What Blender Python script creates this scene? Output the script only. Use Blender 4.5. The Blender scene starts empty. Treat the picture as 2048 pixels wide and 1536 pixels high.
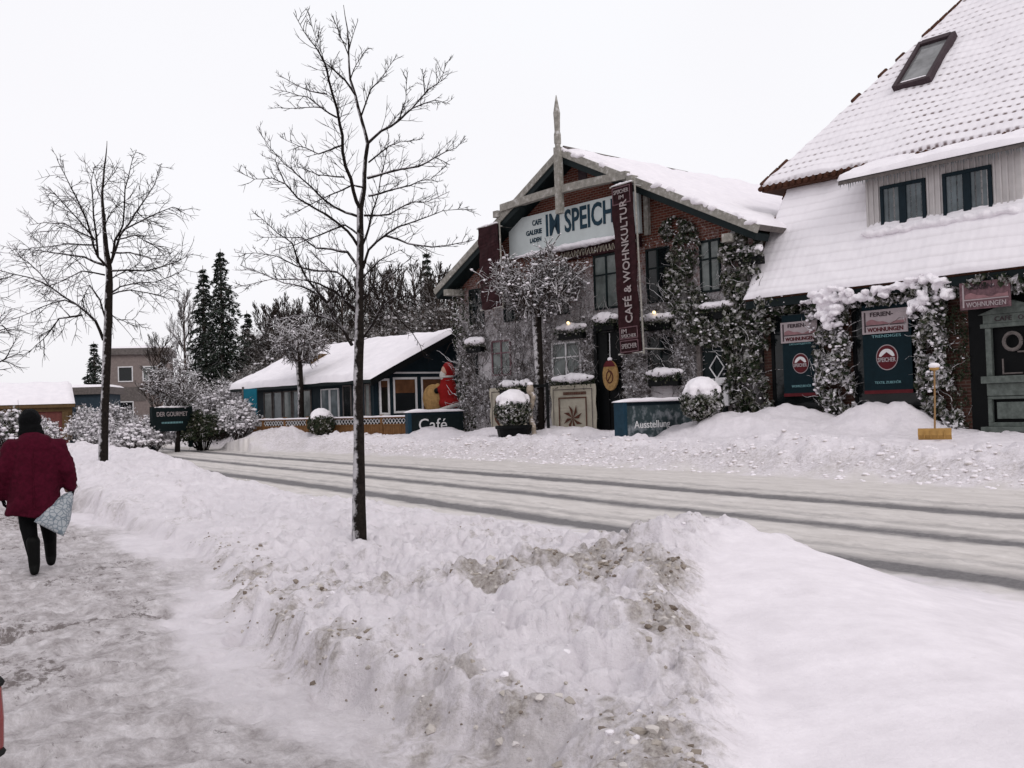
import bpy, bmesh, math, random
import numpy as np
from mathutils import Vector, Matrix, noise as mnoise
sc = bpy.context.scene
C = sc.collection
R = math.radians
random.seed(7)

# ------------------------------------------------------------------ camera
F = 2050.0; CX, CY = 1024.0, 768.0
PITCH, ROLL = R(1.23), R(1.8)
CAM = Vector((0, 0, 1.6))
fw = Vector((0, math.cos(PITCH), math.sin(PITCH)))
r0 = Vector((1, 0, 0)); u0 = Vector((0, -math.sin(PITCH), math.cos(PITCH)))
rt = r0*math.cos(ROLL) - u0*math.sin(ROLL)
up = u0*math.cos(ROLL) + r0*math.sin(ROLL)
cd = bpy.data.cameras.new('camera'); cam = bpy.data.objects.new('camera', cd); C.objects.link(cam)
cam.matrix_world = Matrix((( rt.x, up.x, -fw.x, 0), (rt.y, up.y, -fw.y, 0), (rt.z, up.z, -fw.z, 1.6), (0, 0, 0, 1)))
cd.sensor_width = 36; cd.lens = 36*F/2048; cd.clip_end = 3000; cd.clip_start = 0.05
sc.camera = cam

# ------------------------------------------------------------------ world, sun, exposure
SUN_EL, SUN_AZ = 38, 150
w = bpy.data.worlds.new('World'); sc.world = w; w.use_nodes = True
nt = w.node_tree; nt.nodes.clear()
wo = nt.nodes.new('ShaderNodeOutputWorld'); bg = nt.nodes.new('ShaderNodeBackground')
sky = nt.nodes.new('ShaderNodeTexSky'); sky.sky_type = 'NISHITA'; sky.sun_disc = False
sky.sun_elevation = R(SUN_EL); sky.sun_rotation = R(SUN_AZ); sky.air_density = 1.0; sky.dust_density = 4.0
hs = nt.nodes.new('ShaderNodeHueSaturation'); hs.inputs['Saturation'].default_value = 0.25
mx = nt.nodes.new('ShaderNodeMix'); mx.data_type = 'RGBA'; mx.inputs[0].default_value = 0.86
tc = nt.nodes.new('ShaderNodeTexCoord'); nz = nt.nodes.new('ShaderNodeTexNoise'); nz.inputs['Scale'].default_value = 1.6
nz.inputs['Detail'].default_value = 3
cr = nt.nodes.new('ShaderNodeValToRGB')
cr.color_ramp.elements[0].position = 0.3; cr.color_ramp.elements[0].color = (8.35, 8.1, 8.4, 1)
cr.color_ramp.elements[1].position = 0.75; cr.color_ramp.elements[1].color = (8.75, 8.8, 9.1, 1)
nt.links.new(tc.outputs['Generated'], nz.inputs['Vector']); nt.links.new(nz.outputs['Fac'], cr.inputs['Fac'])
nt.links.new(sky.outputs[0], hs.inputs['Color']); nt.links.new(hs.outputs[0], mx.inputs[6]); nt.links.new(cr.outputs[0], mx.inputs[7])
nt.links.new(mx.outputs[2], bg.inputs['Color']); bg.inputs['Strength'].default_value = 0.10
nt.links.new(bg.outputs[0], wo.inputs['Surface'])
sl = bpy.data.lights.new('sun', 'SUN'); sl.energy = 0.55; sl.angle = R(25); sl.color = (1, 0.97, 0.94)
so = bpy.data.objects.new('sun', sl); C.objects.link(so)
sdir = Vector((math.sin(R(SUN_AZ))*math.cos(R(SUN_EL)), math.cos(R(SUN_AZ))*math.cos(R(SUN_EL)), math.sin(R(SUN_EL))))
so.rotation_euler = sdir.to_track_quat('Z', 'Y').to_euler()
sc.view_settings.view_transform = 'Standard'; sc.view_settings.look = 'None'
sc.view_settings.exposure = 0.28; sc.view_settings.gamma = 1

# ------------------------------------------------------------------ coordinate helpers
def ray(px, py):
    return (fw + rt*((px-CX)/F) + up*((CY-py)/F))
def at(px, py, Y):                       # the point at depth Y metres in front of the camera
    d = ray(px, py); return CAM + d*(Y/d.y)
def atz(px, py, z):                      # the point on a level plane
    d = ray(px, py); return CAM + d*((z-CAM.z)/d.z)
# facade frame: origin FO, x along the street front to the right, y into the buildings
FA = R(-50); FO = Vector((6.1, 31.0, 0)); FU = Vector((math.cos(FA), math.sin(FA), 0)); FN = Vector((-math.sin(FA), math.cos(FA), 0))
def U(px, py, s=0.0):                    # (u, z) on the plane s metres behind the street front
    d = ray(px, py); o = FO + FN*s
    k = (o-CAM).dot(FN)/d.dot(FN); p = CAM + d*k
    return (p-FO).dot(FU), p.z
def FP(u, s, z): return FO + FU*u + FN*s + Vector((0, 0, z))
# road frame
RV = Vector((.848, .53)); RW = Vector((-.53, .848))

# ------------------------------------------------------------------ materials
MATS = {}
def nodes(name):
    m = bpy.data.materials.new(name); m.use_nodes = True
    n = m.node_tree; b = n.nodes['Principled BSDF']; MATS[name] = m
    return m, n, b
def N(n, t, **k):
    o = n.nodes.new(t)
    for a, v in k.items():
        if a in o.inputs: o.inputs[a].default_value = v
        else: setattr(o, a, v)
    return o
def ramp(n, stops):
    r = n.nodes.new('ShaderNodeValToRGB'); e = r.color_ramp.elements
    while len(e) < len(stops): e.new(0.5)
    for i, (p, c) in enumerate(stops):
        e[i].position = p; e[i].color = (c[0], c[1], c[2], 1) if hasattr(c, '__len__') else (c, c, c, 1)
    return r
def mixc(n, fac, a, b):
    m = n.nodes.new('ShaderNodeMix'); m.data_type = 'RGBA'
    for s, v in ((0, fac), (6, a), (7, b)):
        if hasattr(v, 'is_output'): n.links.new(v, m.inputs[s])
        elif s == 0: m.inputs[0].default_value = v
        else: m.inputs[s].default_value = (*v, 1)
    return m.outputs[2]
def math_(n, op, a, b=None):
    m = n.nodes.new('ShaderNodeMath'); m.operation = op
    for i, v in enumerate((a, b)):
        if v is None: continue
        if hasattr(v, 'is_output'): n.links.new(v, m.inputs[i])
        else: m.inputs[i].default_value = v
    return m.outputs[0]
def bump(n, b, h, dist=0.02, strength=0.6):
    bp = n.nodes.new('ShaderNodeBump'); bp.inputs['Distance'].default_value = dist; bp.inputs['Strength'].default_value = strength
    n.links.new(h, bp.inputs['Height']); n.links.new(bp.outputs[0], b.inputs['Normal'])
def noise(n, scale, detail=4, rough=.6, vec=None):
    t = n.nodes.new('ShaderNodeTexNoise'); t.inputs['Scale'].default_value = scale
    t.inputs['Detail'].default_value = detail; t.inputs['Roughness'].default_value = rough
    if vec is None:
        c = n.nodes.new('ShaderNodeTexCoord'); vec = c.outputs['Object']
    n.links.new(vec, t.inputs['Vector']); return t.outputs['Fac']
SNOW = (0.80, 0.755, 0.795)
def plain(name, col, rough=.7, var=.18, scale=6, bumpd=.004, metal=0, dirt=None):
    m, n, b = nodes(name); f = noise(n, scale, 5)
    dk = tuple(c*(1-var) for c in col); lt = tuple(min(1, c*(1+var)) for c in col)
    r = ramp(n, [(.3, dk), (.7, lt)]); n.links.new(f, r.inputs[0]); n.links.new(r.outputs[0], b.inputs['Base Color'])
    b.inputs['Roughness'].default_value = rough; b.inputs['Metallic'].default_value = metal; b.inputs['Specular IOR Level'].default_value = .15 if rough > .3 else .5
    if bumpd: bump(n, b, noise(n, scale*6, 4), bumpd)
    return m
def topsnow(n, lo=.25, hi=.6, nscale=8, namp=.5):
    """0..1 where snow lies: faces that look up, broken by noise"""
    g = n.nodes.new('ShaderNodeNewGeometry'); s = n.nodes.new('ShaderNodeSeparateXYZ'); n.links.new(g.outputs['Normal'], s.inputs[0])
    a = math_(n, 'ADD', s.outputs[2], math_(n, 'MULTIPLY', math_(n, 'SUBTRACT', noise(n, nscale, 3), .5), namp*2))
    mr = n.nodes.new('ShaderNodeMapRange'); mr.inputs[1].default_value = lo; mr.inputs[2].default_value = hi
    n.links.new(a, mr.inputs[0]); return mr.outputs[0]
def snowy(name, col, lo=.25, hi=.6, rough=.8, var=.3, scale=8, namp=.5, snow=SNOW):
    m, n, b = nodes(name); f = noise(n, scale, 5)
    r = ramp(n, [(.3, tuple(c*(1-var) for c in col)), (.7, tuple(c*(1+var) for c in col))]); n.links.new(f, r.inputs[0])
    o = mixc(n, topsnow(n, lo, hi, scale, namp), r.outputs[0], snow)
    n.links.new(o, b.inputs['Base Color']); b.inputs['Roughness'].default_value = rough; b.inputs['Specular IOR Level'].default_value = .12
    bump(n, b, noise(n, scale*5, 3), .006); return m
def make_mats():
    # clean snow
    m, n, b = nodes('snow'); r = ramp(n, [(.3, (.76, .725, .765)), (.7, (.84, .80, .835))]); n.links.new(noise(n, 2.2, 6), r.inputs[0])
    n.links.new(r.outputs[0], b.inputs['Base Color']); b.inputs['Roughness'].default_value = .75
    bump(n, b, noise(n, 30, 5), .02, .5)
    # terrain: vertex attributes say how much grit, tread and wheel track lies in the snow
    m, n, b = nodes('ground_snow')
    def att(nm): a = n.nodes.new('ShaderNodeAttribute'); a.attribute_name = nm; return a.outputs['Fac']
    tcn = n.nodes.new('ShaderNodeTexCoord')
    def along(kx, ky):                     # object coordinates turned to the road direction and stretched along it
        cb = n.nodes.new('ShaderNodeCombineXYZ')
        for i, (vx, k) in enumerate((((.848, .53, 0), kx), ((-.53, .848, 0), ky))):
            d = n.nodes.new('ShaderNodeVectorMath'); d.operation = 'DOT_PRODUCT'; n.links.new(tcn.outputs['Object'], d.inputs[0]); d.inputs[1].default_value = tuple(c*k for c in vx); n.links.new(d.outputs['Value'], cb.inputs[i])
        return cb.outputs[0]
    def mr_(v, a, b_, lo=0, hi=1):
        r = n.nodes.new('ShaderNodeMapRange'); r.inputs[1].default_value = a; r.inputs[2].default_value = b_; r.inputs[3].default_value = lo; r.inputs[4].default_value = hi; n.links.new(v, r.inputs[0]); return r.outputs[0]
    nf = noise(n, 9, 8, .75); nf2 = noise(n, 38, 5, .72); spk = noise(n, 21, 6, .7)
    snow = ramp(n, [(.3, (.69, .645, .68)), (.72, (.85, .80, .84))]); n.links.new(noise(n, 3.0, 9, .7), snow.inputs[0])
    grit = ramp(n, [(.28, (.11, .088, .072)), (.5, (.32, .28, .248)), (.72, (.57, .53, .50))]); n.links.new(nf2, grit.inputs[0])
    k = math_(n, 'ADD', att('dirt'), math_(n, 'MULTIPLY', math_(n, 'SUBTRACT', nf, .5), 1.5))
    k = math_(n, 'ADD', k, math_(n, 'MULTIPLY', math_(n, 'MULTIPLY', math_(n, 'SUBTRACT', spk, .52), 1.6), mr_(att('dirt'), -.05, .3)))
    bank = mixc(n, math_(n, 'MULTIPLY', mr_(k, .20, .95), .85), snow.outputs[0], grit.outputs[0])
    # trodden footpath
    pv = along(1.25, .8)
    pb_ = ramp(n, [(.34, (.28, .25, .25)), (.48, (.49, .452, .462)), (.64, (.73, .69, .71))]); n.links.new(noise(n, 4.2, 10, .8, pv), pb_.inputs[0])
    k = math_(n, 'ADD', math_(n, 'MULTIPLY', noise(n, 11, 7, .75, pv), .8), math_(n, 'MULTIPLY', noise(n, 1.0, 4, .6, pv), .5)); k = math_(n, 'ADD', k, math_(n, 'MULTIPLY', math_(n, 'SUBTRACT', att('tread'), .5), .26))
    fl = ramp(n, [(.69, 0), (.77, 1)]); n.links.new(k, fl.inputs[0]); pth = mixc(n, math_(n, 'MULTIPLY', fl.outputs[0], .9), pb_.outputs[0], (.16, .135, .13))
    pth = mixc(n, mr_(att('tread'), .15, -.5), pth, snow.outputs[0])
    # road
    rb_ = ramp(n, [(.3, (.48, .447, .43)), (.7, (.67, .63, .612))]); n.links.new(noise(n, 1.6, 9, .72, along(2.4, .6)), rb_.inputs[0])
    trk = ramp(n, [(.3, (.085, .082, .088)), (.7, (.18, .172, .178))]); n.links.new(noise(n, 20, 5, .7), trk.inputs[0])
    k = math_(n, 'ADD', att('track'), math_(n, 'MULTIPLY', math_(n, 'SUBTRACT', noise(n, 2.2, 9, .75, along(3.0, .8)), .5), 1.15))
    rd = mixc(n, math_(n, 'MULTIPLY', mr_(k, .12, .95), .92), rb_.outputs[0], trk.outputs[0])
    c = mixc(n, att('pathm'), bank, pth); c = mixc(n, att('roadm'), c, rd)
    n.links.new(c, b.inputs['Base Color']); b.inputs['Roughness'].default_value = .85; b.inputs['Specular IOR Level'].default_value = .25
    hh = math_(n, 'ADD', math_(n, 'MULTIPLY', nf, .6), math_(n, 'MULTIPLY', nf2, .4))
    hh = math_(n, 'MULTIPLY', hh, math_(n, 'SUBTRACT', 1.0, math_(n, 'MULTIPLY', att('roadm'), .7))); hh = math_(n, 'MULTIPLY', hh, mr_(att('smooth'), 0, 1, 1, .25)); bump(n, b, hh, .07, .8)
    # bricks (object coordinates are facade coordinates: x along, z up)
    for nm, c1, c2, frost in (('brick', (.135, .036, .022), (.08, .022, .015), True), ('dark_brick', (.07, .03, .022), (.045, .02, .016), False)):
        m, n, b = nodes(nm); tcn = n.nodes.new('ShaderNodeTexCoord'); s = n.nodes.new('ShaderNodeSeparateXYZ'); n.links.new(tcn.outputs['Object'], s.inputs[0])
        cb = n.nodes.new('ShaderNodeCombineXYZ'); n.links.new(math_(n, 'ADD', s.outputs[0], s.outputs[1]), cb.inputs[0]); n.links.new(s.outputs[2], cb.inputs[1])
        br = n.nodes.new('ShaderNodeTexBrick'); n.links.new(cb.outputs[0], br.inputs['Vector']); br.inputs['Scale'].default_value = 1
        br.inputs['Brick Width'].default_value = .25; br.inputs['Row Height'].default_value = .085; br.inputs['Mortar Size'].default_value = .012
        br.inputs['Color1'].default_value = (*c1, 1); br.inputs['Color2'].default_value = (*c2, 1); br.inputs['Mortar'].default_value = (.17, .12, .10, 1) if frost else (.08, .06, .05, 1)
        col = br.outputs['Color']
        if frost:
            # wind-blown frost stuck to the wall, thick low down and in patches higher up
            fn = noise(n, .8, 4, .6); f2 = noise(n, 8, 9, .82)
            hz = n.nodes.new('ShaderNodeMapRange'); hz.inputs[1].default_value = 7.6; hz.inputs[2].default_value = 4.6; n.links.new(s.outputs[2], hz.inputs[0])
            k = math_(n, 'ADD', math_(n, 'MULTIPLY', hz.outputs[0], .75), math_(n, 'SUBTRACT', math_(n, 'MULTIPLY', f2, 2.2), 1.1))
            k = math_(n, 'ADD', k, math_(n, 'MULTIPLY', math_(n, 'SUBTRACT', fn, .5), .8))
            mr = n.nodes.new('ShaderNodeMapRange'); mr.inputs[1].default_value = .24; mr.inputs[2].default_value = .72; n.links.new(k, mr.inputs[0])
            col = mixc(n, math_(n, 'MULTIPLY', mr.outputs[0], .8), col, (.50, .49, .51))
        n.links.new(col, b.inputs['Base Color']); b.inputs['Roughness'].default_value = .85; bump(n, b, br.outputs['Fac'], -.008, .6)
    # snow-covered pantiles: tile noses peep out in rows, their shadow gaps painted dark
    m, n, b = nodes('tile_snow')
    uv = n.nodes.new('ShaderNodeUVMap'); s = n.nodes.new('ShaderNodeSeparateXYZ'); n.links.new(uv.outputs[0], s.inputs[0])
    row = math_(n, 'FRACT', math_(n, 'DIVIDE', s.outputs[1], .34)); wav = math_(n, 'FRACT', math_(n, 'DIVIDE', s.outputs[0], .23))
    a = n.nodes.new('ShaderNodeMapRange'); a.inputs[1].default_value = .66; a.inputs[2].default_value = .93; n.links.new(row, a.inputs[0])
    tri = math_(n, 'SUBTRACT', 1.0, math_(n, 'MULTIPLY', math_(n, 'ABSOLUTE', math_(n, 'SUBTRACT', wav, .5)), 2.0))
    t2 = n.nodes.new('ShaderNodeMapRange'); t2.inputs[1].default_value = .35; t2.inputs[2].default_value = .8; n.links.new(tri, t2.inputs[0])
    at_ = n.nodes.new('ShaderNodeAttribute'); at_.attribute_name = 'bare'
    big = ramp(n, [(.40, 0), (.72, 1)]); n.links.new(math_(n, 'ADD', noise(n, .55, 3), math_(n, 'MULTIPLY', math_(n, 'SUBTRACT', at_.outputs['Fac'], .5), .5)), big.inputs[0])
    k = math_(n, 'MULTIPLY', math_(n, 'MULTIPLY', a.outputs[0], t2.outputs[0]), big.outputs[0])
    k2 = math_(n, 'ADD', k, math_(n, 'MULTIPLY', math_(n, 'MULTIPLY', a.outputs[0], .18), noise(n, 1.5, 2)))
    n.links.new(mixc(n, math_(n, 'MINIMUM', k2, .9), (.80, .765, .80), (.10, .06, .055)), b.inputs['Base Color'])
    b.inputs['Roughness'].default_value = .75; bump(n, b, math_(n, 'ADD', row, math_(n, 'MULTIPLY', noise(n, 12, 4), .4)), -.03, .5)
    # leaves: evergreen ivy, some rimed, some buried in snow
    for nm, st in (('ivy_leaf', [(0, (.005, .010, .005)), (.30, (.016, .026, .012)), (.46, (.06, .06, .04)), (.58, (.20, .195, .18)), (.82, (.36, .35, .35)), (1, (.70, .67, .70))]),
                   ('ivy_dark', [(0, (.008, .014, .008)), (.5, (.025, .034, .018)), (.76, (.07, .065, .045)), (.92, (.3, .29, .28)), (1, (.72, .7, .72))]),
                   ('ivy_white', [(0, (.03, .03, .022)), (.22, (.14, .13, .125)), (.45, (.45, .43, .45)), (.8, (.68, .66, .68)), (1, (.80, .77, .80))]),
                   ('rime_twig', [(0, (.02, .015, .013)), (.38, (.06, .048, .042)), (.62, (.27, .25, .25)), (1, (.66, .64, .66))]),
                   ('needle', [(0, (.010, .016, .012)), (.5, (.022, .032, .022)), (.74, (.06, .07, .06)), (.86, (.35, .35, .36)), (1, (.7, .69, .72))])):
        m, n, b = nodes(nm); g = n.nodes.new('ShaderNodeNewGeometry'); r = ramp(n, st); kk = math_(n, 'ADD', math_(n, 'MULTIPLY', g.outputs['Random Per Island'], .55), math_(n, 'ADD', math_(n, 'MULTIPLY', math_(n, 'SUBTRACT', noise(n, 4.5, 4, .6), .5), 1.7), .24)); n.links.new(kk, r.inputs[0])
        n.links.new(r.outputs[0], b.inputs['Base Color']); b.inputs['Roughness'].default_value = .7; b.inputs['Specular IOR Level'].default_value = .15
    snowy('bark', (.011, .008, .007), .5, .95, namp=.55, scale=9)
    snowy('bark_light', (.10, .075, .065), .45, .9, namp=.6, scale=6)
    snowy('bark_frost', (.04, .03, .026), .0, .5, namp=.9, scale=14, snow=(.62, .6, .62))
    snowy('bark_far', (.026, .019, .015), .35, 1.0, namp=.7, scale=5, snow=(.5, .48, .48))
    # trunk with snow blown against its road side
    m, n, b = nodes('trunk_bark'); g = n.nodes.new('ShaderNodeNewGeometry'); vm = n.nodes.new('ShaderNodeVectorMath'); vm.operation = 'DOT_PRODUCT'
    n.links.new(g.outputs['Normal'], vm.inputs[0]); vm.inputs[1].default_value = (-.75, -.62, .2)
    a = math_(n, 'ADD', vm.outputs['Value'], math_(n, 'MULTIPLY', math_(n, 'SUBTRACT', noise(n, 7, 6, .7), .5), 2.0))
    mr = n.nodes.new('ShaderNodeMapRange'); mr.inputs[1].default_value = .72; mr.inputs[2].default_value = 1.0; n.links.new(a, mr.inputs[0])
    r = ramp(n, [(.3, (.004, .003, .003)), (.7, (.022, .017, .014))]); n.links.new(noise(n, 22, 6, .7), r.inputs[0])
    n.links.new(mixc(n, math_(n, 'MULTIPLY', mr.outputs[0], .8), r.outputs[0], (.55, .53, .55)), b.inputs['Base Color']); b.inputs['Roughness'].default_value = .9; bump(n, b, noise(n, 40, 5), .012, .9)
    plain('weathered_wood', (.30, .28, .255), .85, .25, 5)
    snowy('rimed_board', (.26, .245, .22), .1, .8, namp=.9, scale=7, snow=(.6, .59, .6))
    plain('dark_green_paint', (.006, .011, .012), .5); plain('black_paint', (.003, .0035, .004), .5)
    plain('blue_paint', (.007, .015, .021), .5); plain('white_paint', (.62, .61, .62), .6, .08)
    snowy('sign_white', (.50, .54, .54), .9, 1.5, var=.06, scale=2, namp=.6, snow=(.66, .64, .66))
    plain('letter_blue', (.012, .035, .055), .5); plain('cladding', (.48, .455, .45), .7, .1, 3)
    m = snowy('maroon_cloth', (.026, .009, .011), .6, 1.2, var=.4, scale=5, namp=1.2, snow=(.25, .2, .21))
    plain('banner_letter', (.30, .26, .26), .7, .25, 12); plain('maroon_panel', (.13, .075, .085), .8, .35, 14)
    plain('cream', (.36, .33, .27), .8, .12, 3); plain('brown_ink', (.08, .03, .02), .7); plain('green_cloth', (.0035, .013, .018), .6)
    plain('red_ink', (.085, .012, .016), .6); plain('pink_ink', (.24, .13, .14), .6); plain('pale_sign', (.34, .29, .30), .6, .1); plain('dark_ink', (.05, .035, .04), .6); plain('teal_ink', (.16, .3, .32), .6)
    plain('tan_board', (.28, .17, .07), .7, .3, 10); plain('shovel_yellow', (.36, .21, .07), .5, .12)
    plain('teal_panel', (.012, .13, .19), .5, .12); plain('coat_cloth', (.048, .003, .011), .95, .3, 26, .004)
    plain('black_cloth', (.002, .002, .0025), .85, .3, 20); plain('boot', (.002, .002, .002), .6, .3, 20); plain('santa_red', (.20, .008, .008), .7); plain('skin', (.42, .26, .2), .6); plain('beard', (.42, .40, .38), .9, .1, 20)
    plain('honey_wood', (.15, .075, .032), .7, .25, 5); plain('yellow_wood', (.10, .062, .03), .7); plain('rust_red', (.13, .045, .04), .8); plain('grey_render', (.20, .165, .155), .9)
    plain('roof_tile', (.065, .028, .018), .8, .4, 9); plain('grey_wood', (.12, .105, .10), .8, .3, 8); plain('silver_metal', (.45, .47, .46), .35, .05, 4, 0, .3); plain('rubber', (.012, .012, .012), .9)
    plain('clod', (.42, .375, .34), .95, .35, 16, .01); plain('brown_reflection', (.10, .045, .022), .8, .3, 3); plain('lens_red', (.20, .02, .018), .2, .1, 4, 0)
    m, n, b = nodes('clods'); g = n.nodes.new('ShaderNodeNewGeometry'); r = ramp(n, [(0, (.13, .10, .08)), (.35, (.28, .24, .205)), (.62, (.42, .38, .345)), (.85, (.56, .52, .50)), (1, (.66, .62, .62))])
    n.links.new(g.outputs['Random Per Island'], r.inputs[0]); n.links.new(r.outputs[0], b.inputs['Base Color']); b.inputs['Roughness'].default_value = .9; bump(n, b, noise(n, 30, 5), .02)
    # glass panes
    for nm, c in (('glass', (.006, .008, .009)), ('curtain_glass', (.09, .11, .12)), ('pale_glass', (.12, .135, .13)), ('skylight_glass', (.16, .16, .165))):
        m, n, b = nodes(nm); r = ramp(n, [(.3, tuple(x*.6 for x in c)), (.7, tuple(x*1.3 for x in c))]); n.links.new(noise(n, 2.5, 4), r.inputs[0]); n.links.new(r.outputs[0], b.inputs['Base Color'])
        b.inputs['Roughness'].default_value = .12; b.inputs['Specular IOR Level'].default_value = .35
    m, n, b = nodes('lamp_glow'); b.inputs['Emission Color'].default_value = (1, .7, .3, 1); b.inputs['Emission Strength'].default_value = 1.6
    # bag: white net print on blue-grey
    m, n, b = nodes('bag_print'); v = n.nodes.new('ShaderNodeTexVoronoi'); v.feature = 'DISTANCE_TO_EDGE'; v.inputs['Scale'].default_value = 21
    tcn = n.nodes.new('ShaderNodeTexCoord'); n.links.new(tcn.outputs['Object'], v.inputs['Vector'])
    r = ramp(n, [(.02, (.13, .16, .19)), (.12, (.33, .35, .37))]); n.links.new(v.outputs[0], r.inputs[0]); n.links.new(r.outputs[0], b.inputs['Base Color']); b.inputs['Roughness'].default_value = .4
make_mats()

# ------------------------------------------------------------------ object helpers
def tag(o, label=None, cat=None, group=None, kind=None):
    if label: o['label'] = label
    if cat: o['category'] = cat
    if group: o['group'] = group
    if kind: o['kind'] = kind
    return o
def thing(name, label, cat, loc=(0, 0, 0), rz=0, group=None, tilt=0):
    o = bpy.data.objects.new(name, None); C.objects.link(o); o.empty_display_size = .2
    o.location = loc; o.rotation_euler = (0, tilt, rz)
    return tag(o, label, cat, group)
def fthing(name, label, cat, u=0, s=0, z=0, group=None, tilt=0):
    return thing(name, label, cat, FP(u, s, z), FA, group, tilt)
class MB:
    def __init__(s): s.v = []; s.f = []; s.m = []; s.mi = 0
    def add(s, vs, fs):
        k = len(s.v); s.v += [tuple(p) for p in vs]; s.f += [tuple(i+k for i in f) for f in fs]; s.m += [s.mi]*len(fs); return s
    def box(s, x0, x1, y0, y1, z0, z1):
        return s.add([(x0, y0, z0), (x1, y0, z0), (x1, y1, z0), (x0, y1, z0), (x0, y0, z1), (x1, y0, z1), (x1, y1, z1), (x0, y1, z1)],
                     [(0, 3, 2, 1), (4, 5, 6, 7), (0, 1, 5, 4), (1, 2, 6, 5), (2, 3, 7, 6), (3, 0, 4, 7)])
    def prism(s, poly, y0, y1):          # polygon in (x, z), counter-clockwise seen from the front (-y)
        n = len(poly); vs = [(x, y0, z) for x, z in poly] + [(x, y1, z) for x, z in poly]
        return s.add(vs, [tuple(range(n)), tuple(range(2*n-1, n-1, -1))] + [(i, i+n, (i+1) % n+n, (i+1) % n) for i in range(n)])
    def tube(s, pts, rad, k=6, cap=True):
        pts = [Vector(p) for p in pts]; n = len(pts)
        if not hasattr(rad, '__len__'): rad = [rad]*n
        vs = []; ref = Vector((0.31, 0.87, .38))
        for i, p in enumerate(pts):
            d = (pts[min(i+1, n-1)]-pts[max(i-1, 0)])
            d = d.normalized() if d.length > 1e-9 else Vector((0, 0, 1))
            a = d.cross(ref)
            if a.length < .1: a = d.cross(Vector((1, 0, 0)))
            a.normalize(); b = d.cross(a)
            for j in range(k):
                t = 2*math.pi*j/k; vs.append(p + a*(math.cos(t)*rad[i]) + b*(math.sin(t)*rad[i]))
        fs = [(i*k+j, i*k+(j+1) % k, (i+1)*k+(j+1) % k, (i+1)*k+j) for i in range(n-1) for j in range(k)]
        if cap: fs += [tuple(range(k-1, -1, -1)), tuple((n-1)*k+j for j in range(k))]
        return s.add(vs, fs)
    def loft(s, rings, cap=True):        # rings: lists of points, equal counts
        k = len(rings[0]); vs = [p for r in rings for p in r]
        fs = [(i*k+j, i*k+(j+1) % k, (i+1)*k+(j+1) % k, (i+1)*k+j) for i in range(len(rings)-1) for j in range(k)]
        if cap: fs += [tuple(range(k-1, -1, -1)), tuple((len(rings)-1)*k+j for j in range(k))]
        return s.add(vs, fs)
    def ell(s, c, r, nu=12, nv=8):
        vs = []; 
        for i in range(nv+1):
            t = math.pi*i/nv
            for j in range(nu):
                p = 2*math.pi*j/nu; vs.append((c[0]+r[0]*math.sin(t)*math.cos(p), c[1]+r[1]*math.sin(t)*math.sin(p), c[2]-r[2]*math.cos(t)))
        return s.add(vs, [(i*nu+j, i*nu+(j+1) % nu, (i+1)*nu+(j+1) % nu, (i+1)*nu+j) for i in range(nv) for j in range(nu)])
    def cone(s, a, b, ra, rb, k=12): return s.tube([a, b], [ra, rb], k)
    def mesh(s, name, mats):
        me = bpy.data.meshes.new(name); me.from_pydata(s.v, [], s.f)
        for m in (mats if isinstance(mats, (list, tuple)) else [mats]): me.materials.append(MATS[m])
        if len(me.materials) > 1: me.polygons.foreach_set('material_index', s.m)
        me.update(); return me
    def build(s, name, mats, parent=None, smooth=False, bevel=0):
        o = bpy.data.objects.new(name, s.mesh(name, mats)); C.objects.link(o); o.parent = parent
        if smooth: o.data.polygons.foreach_set('use_smooth', [True]*len(o.data.polygons))
        if bevel:
            b = o.modifiers.new('bevel', 'BEVEL'); b.width = bevel; b.segments = 2; b.limit_method = 'ANGLE'
        return o
def merged(mb, name, mats, parent=None, voxel=.02, smooth=3, disp=0, dscale=1):
    """melt overlapping shapes into one continuous surface"""
    me = mb.mesh(name, mats); o = bpy.data.objects.new(name, me); C.objects.link(o)
    r = o.modifiers.new('r', 'REMESH'); r.mode = 'VOXEL'; r.voxel_size = voxel
    if smooth:
        q = o.modifiers.new('s', 'SMOOTH'); q.iterations = smooth; q.factor = .6
    dg = bpy.context.evaluated_depsgraph_get(); nm = bpy.data.meshes.new_from_object(o.evaluated_get(dg))
    o.modifiers.clear(); o.data = nm; nm.name = name; bpy.data.meshes.remove(me)
    if disp:
        nm.calc_loop_triangles() if False else None
        for v in nm.vertices: v.co += v.normal*(mnoise.fractal(v.co*dscale, 1, 2, 3)*disp)
    nm.polygons.foreach_set('use_smooth', [True]*len(nm.polygons))
    nm.materials.clear()
    for m in (mats if isinstance(mats, (list, tuple)) else [mats]): nm.materials.append(MATS[m])
    o.parent = parent; return o
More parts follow.
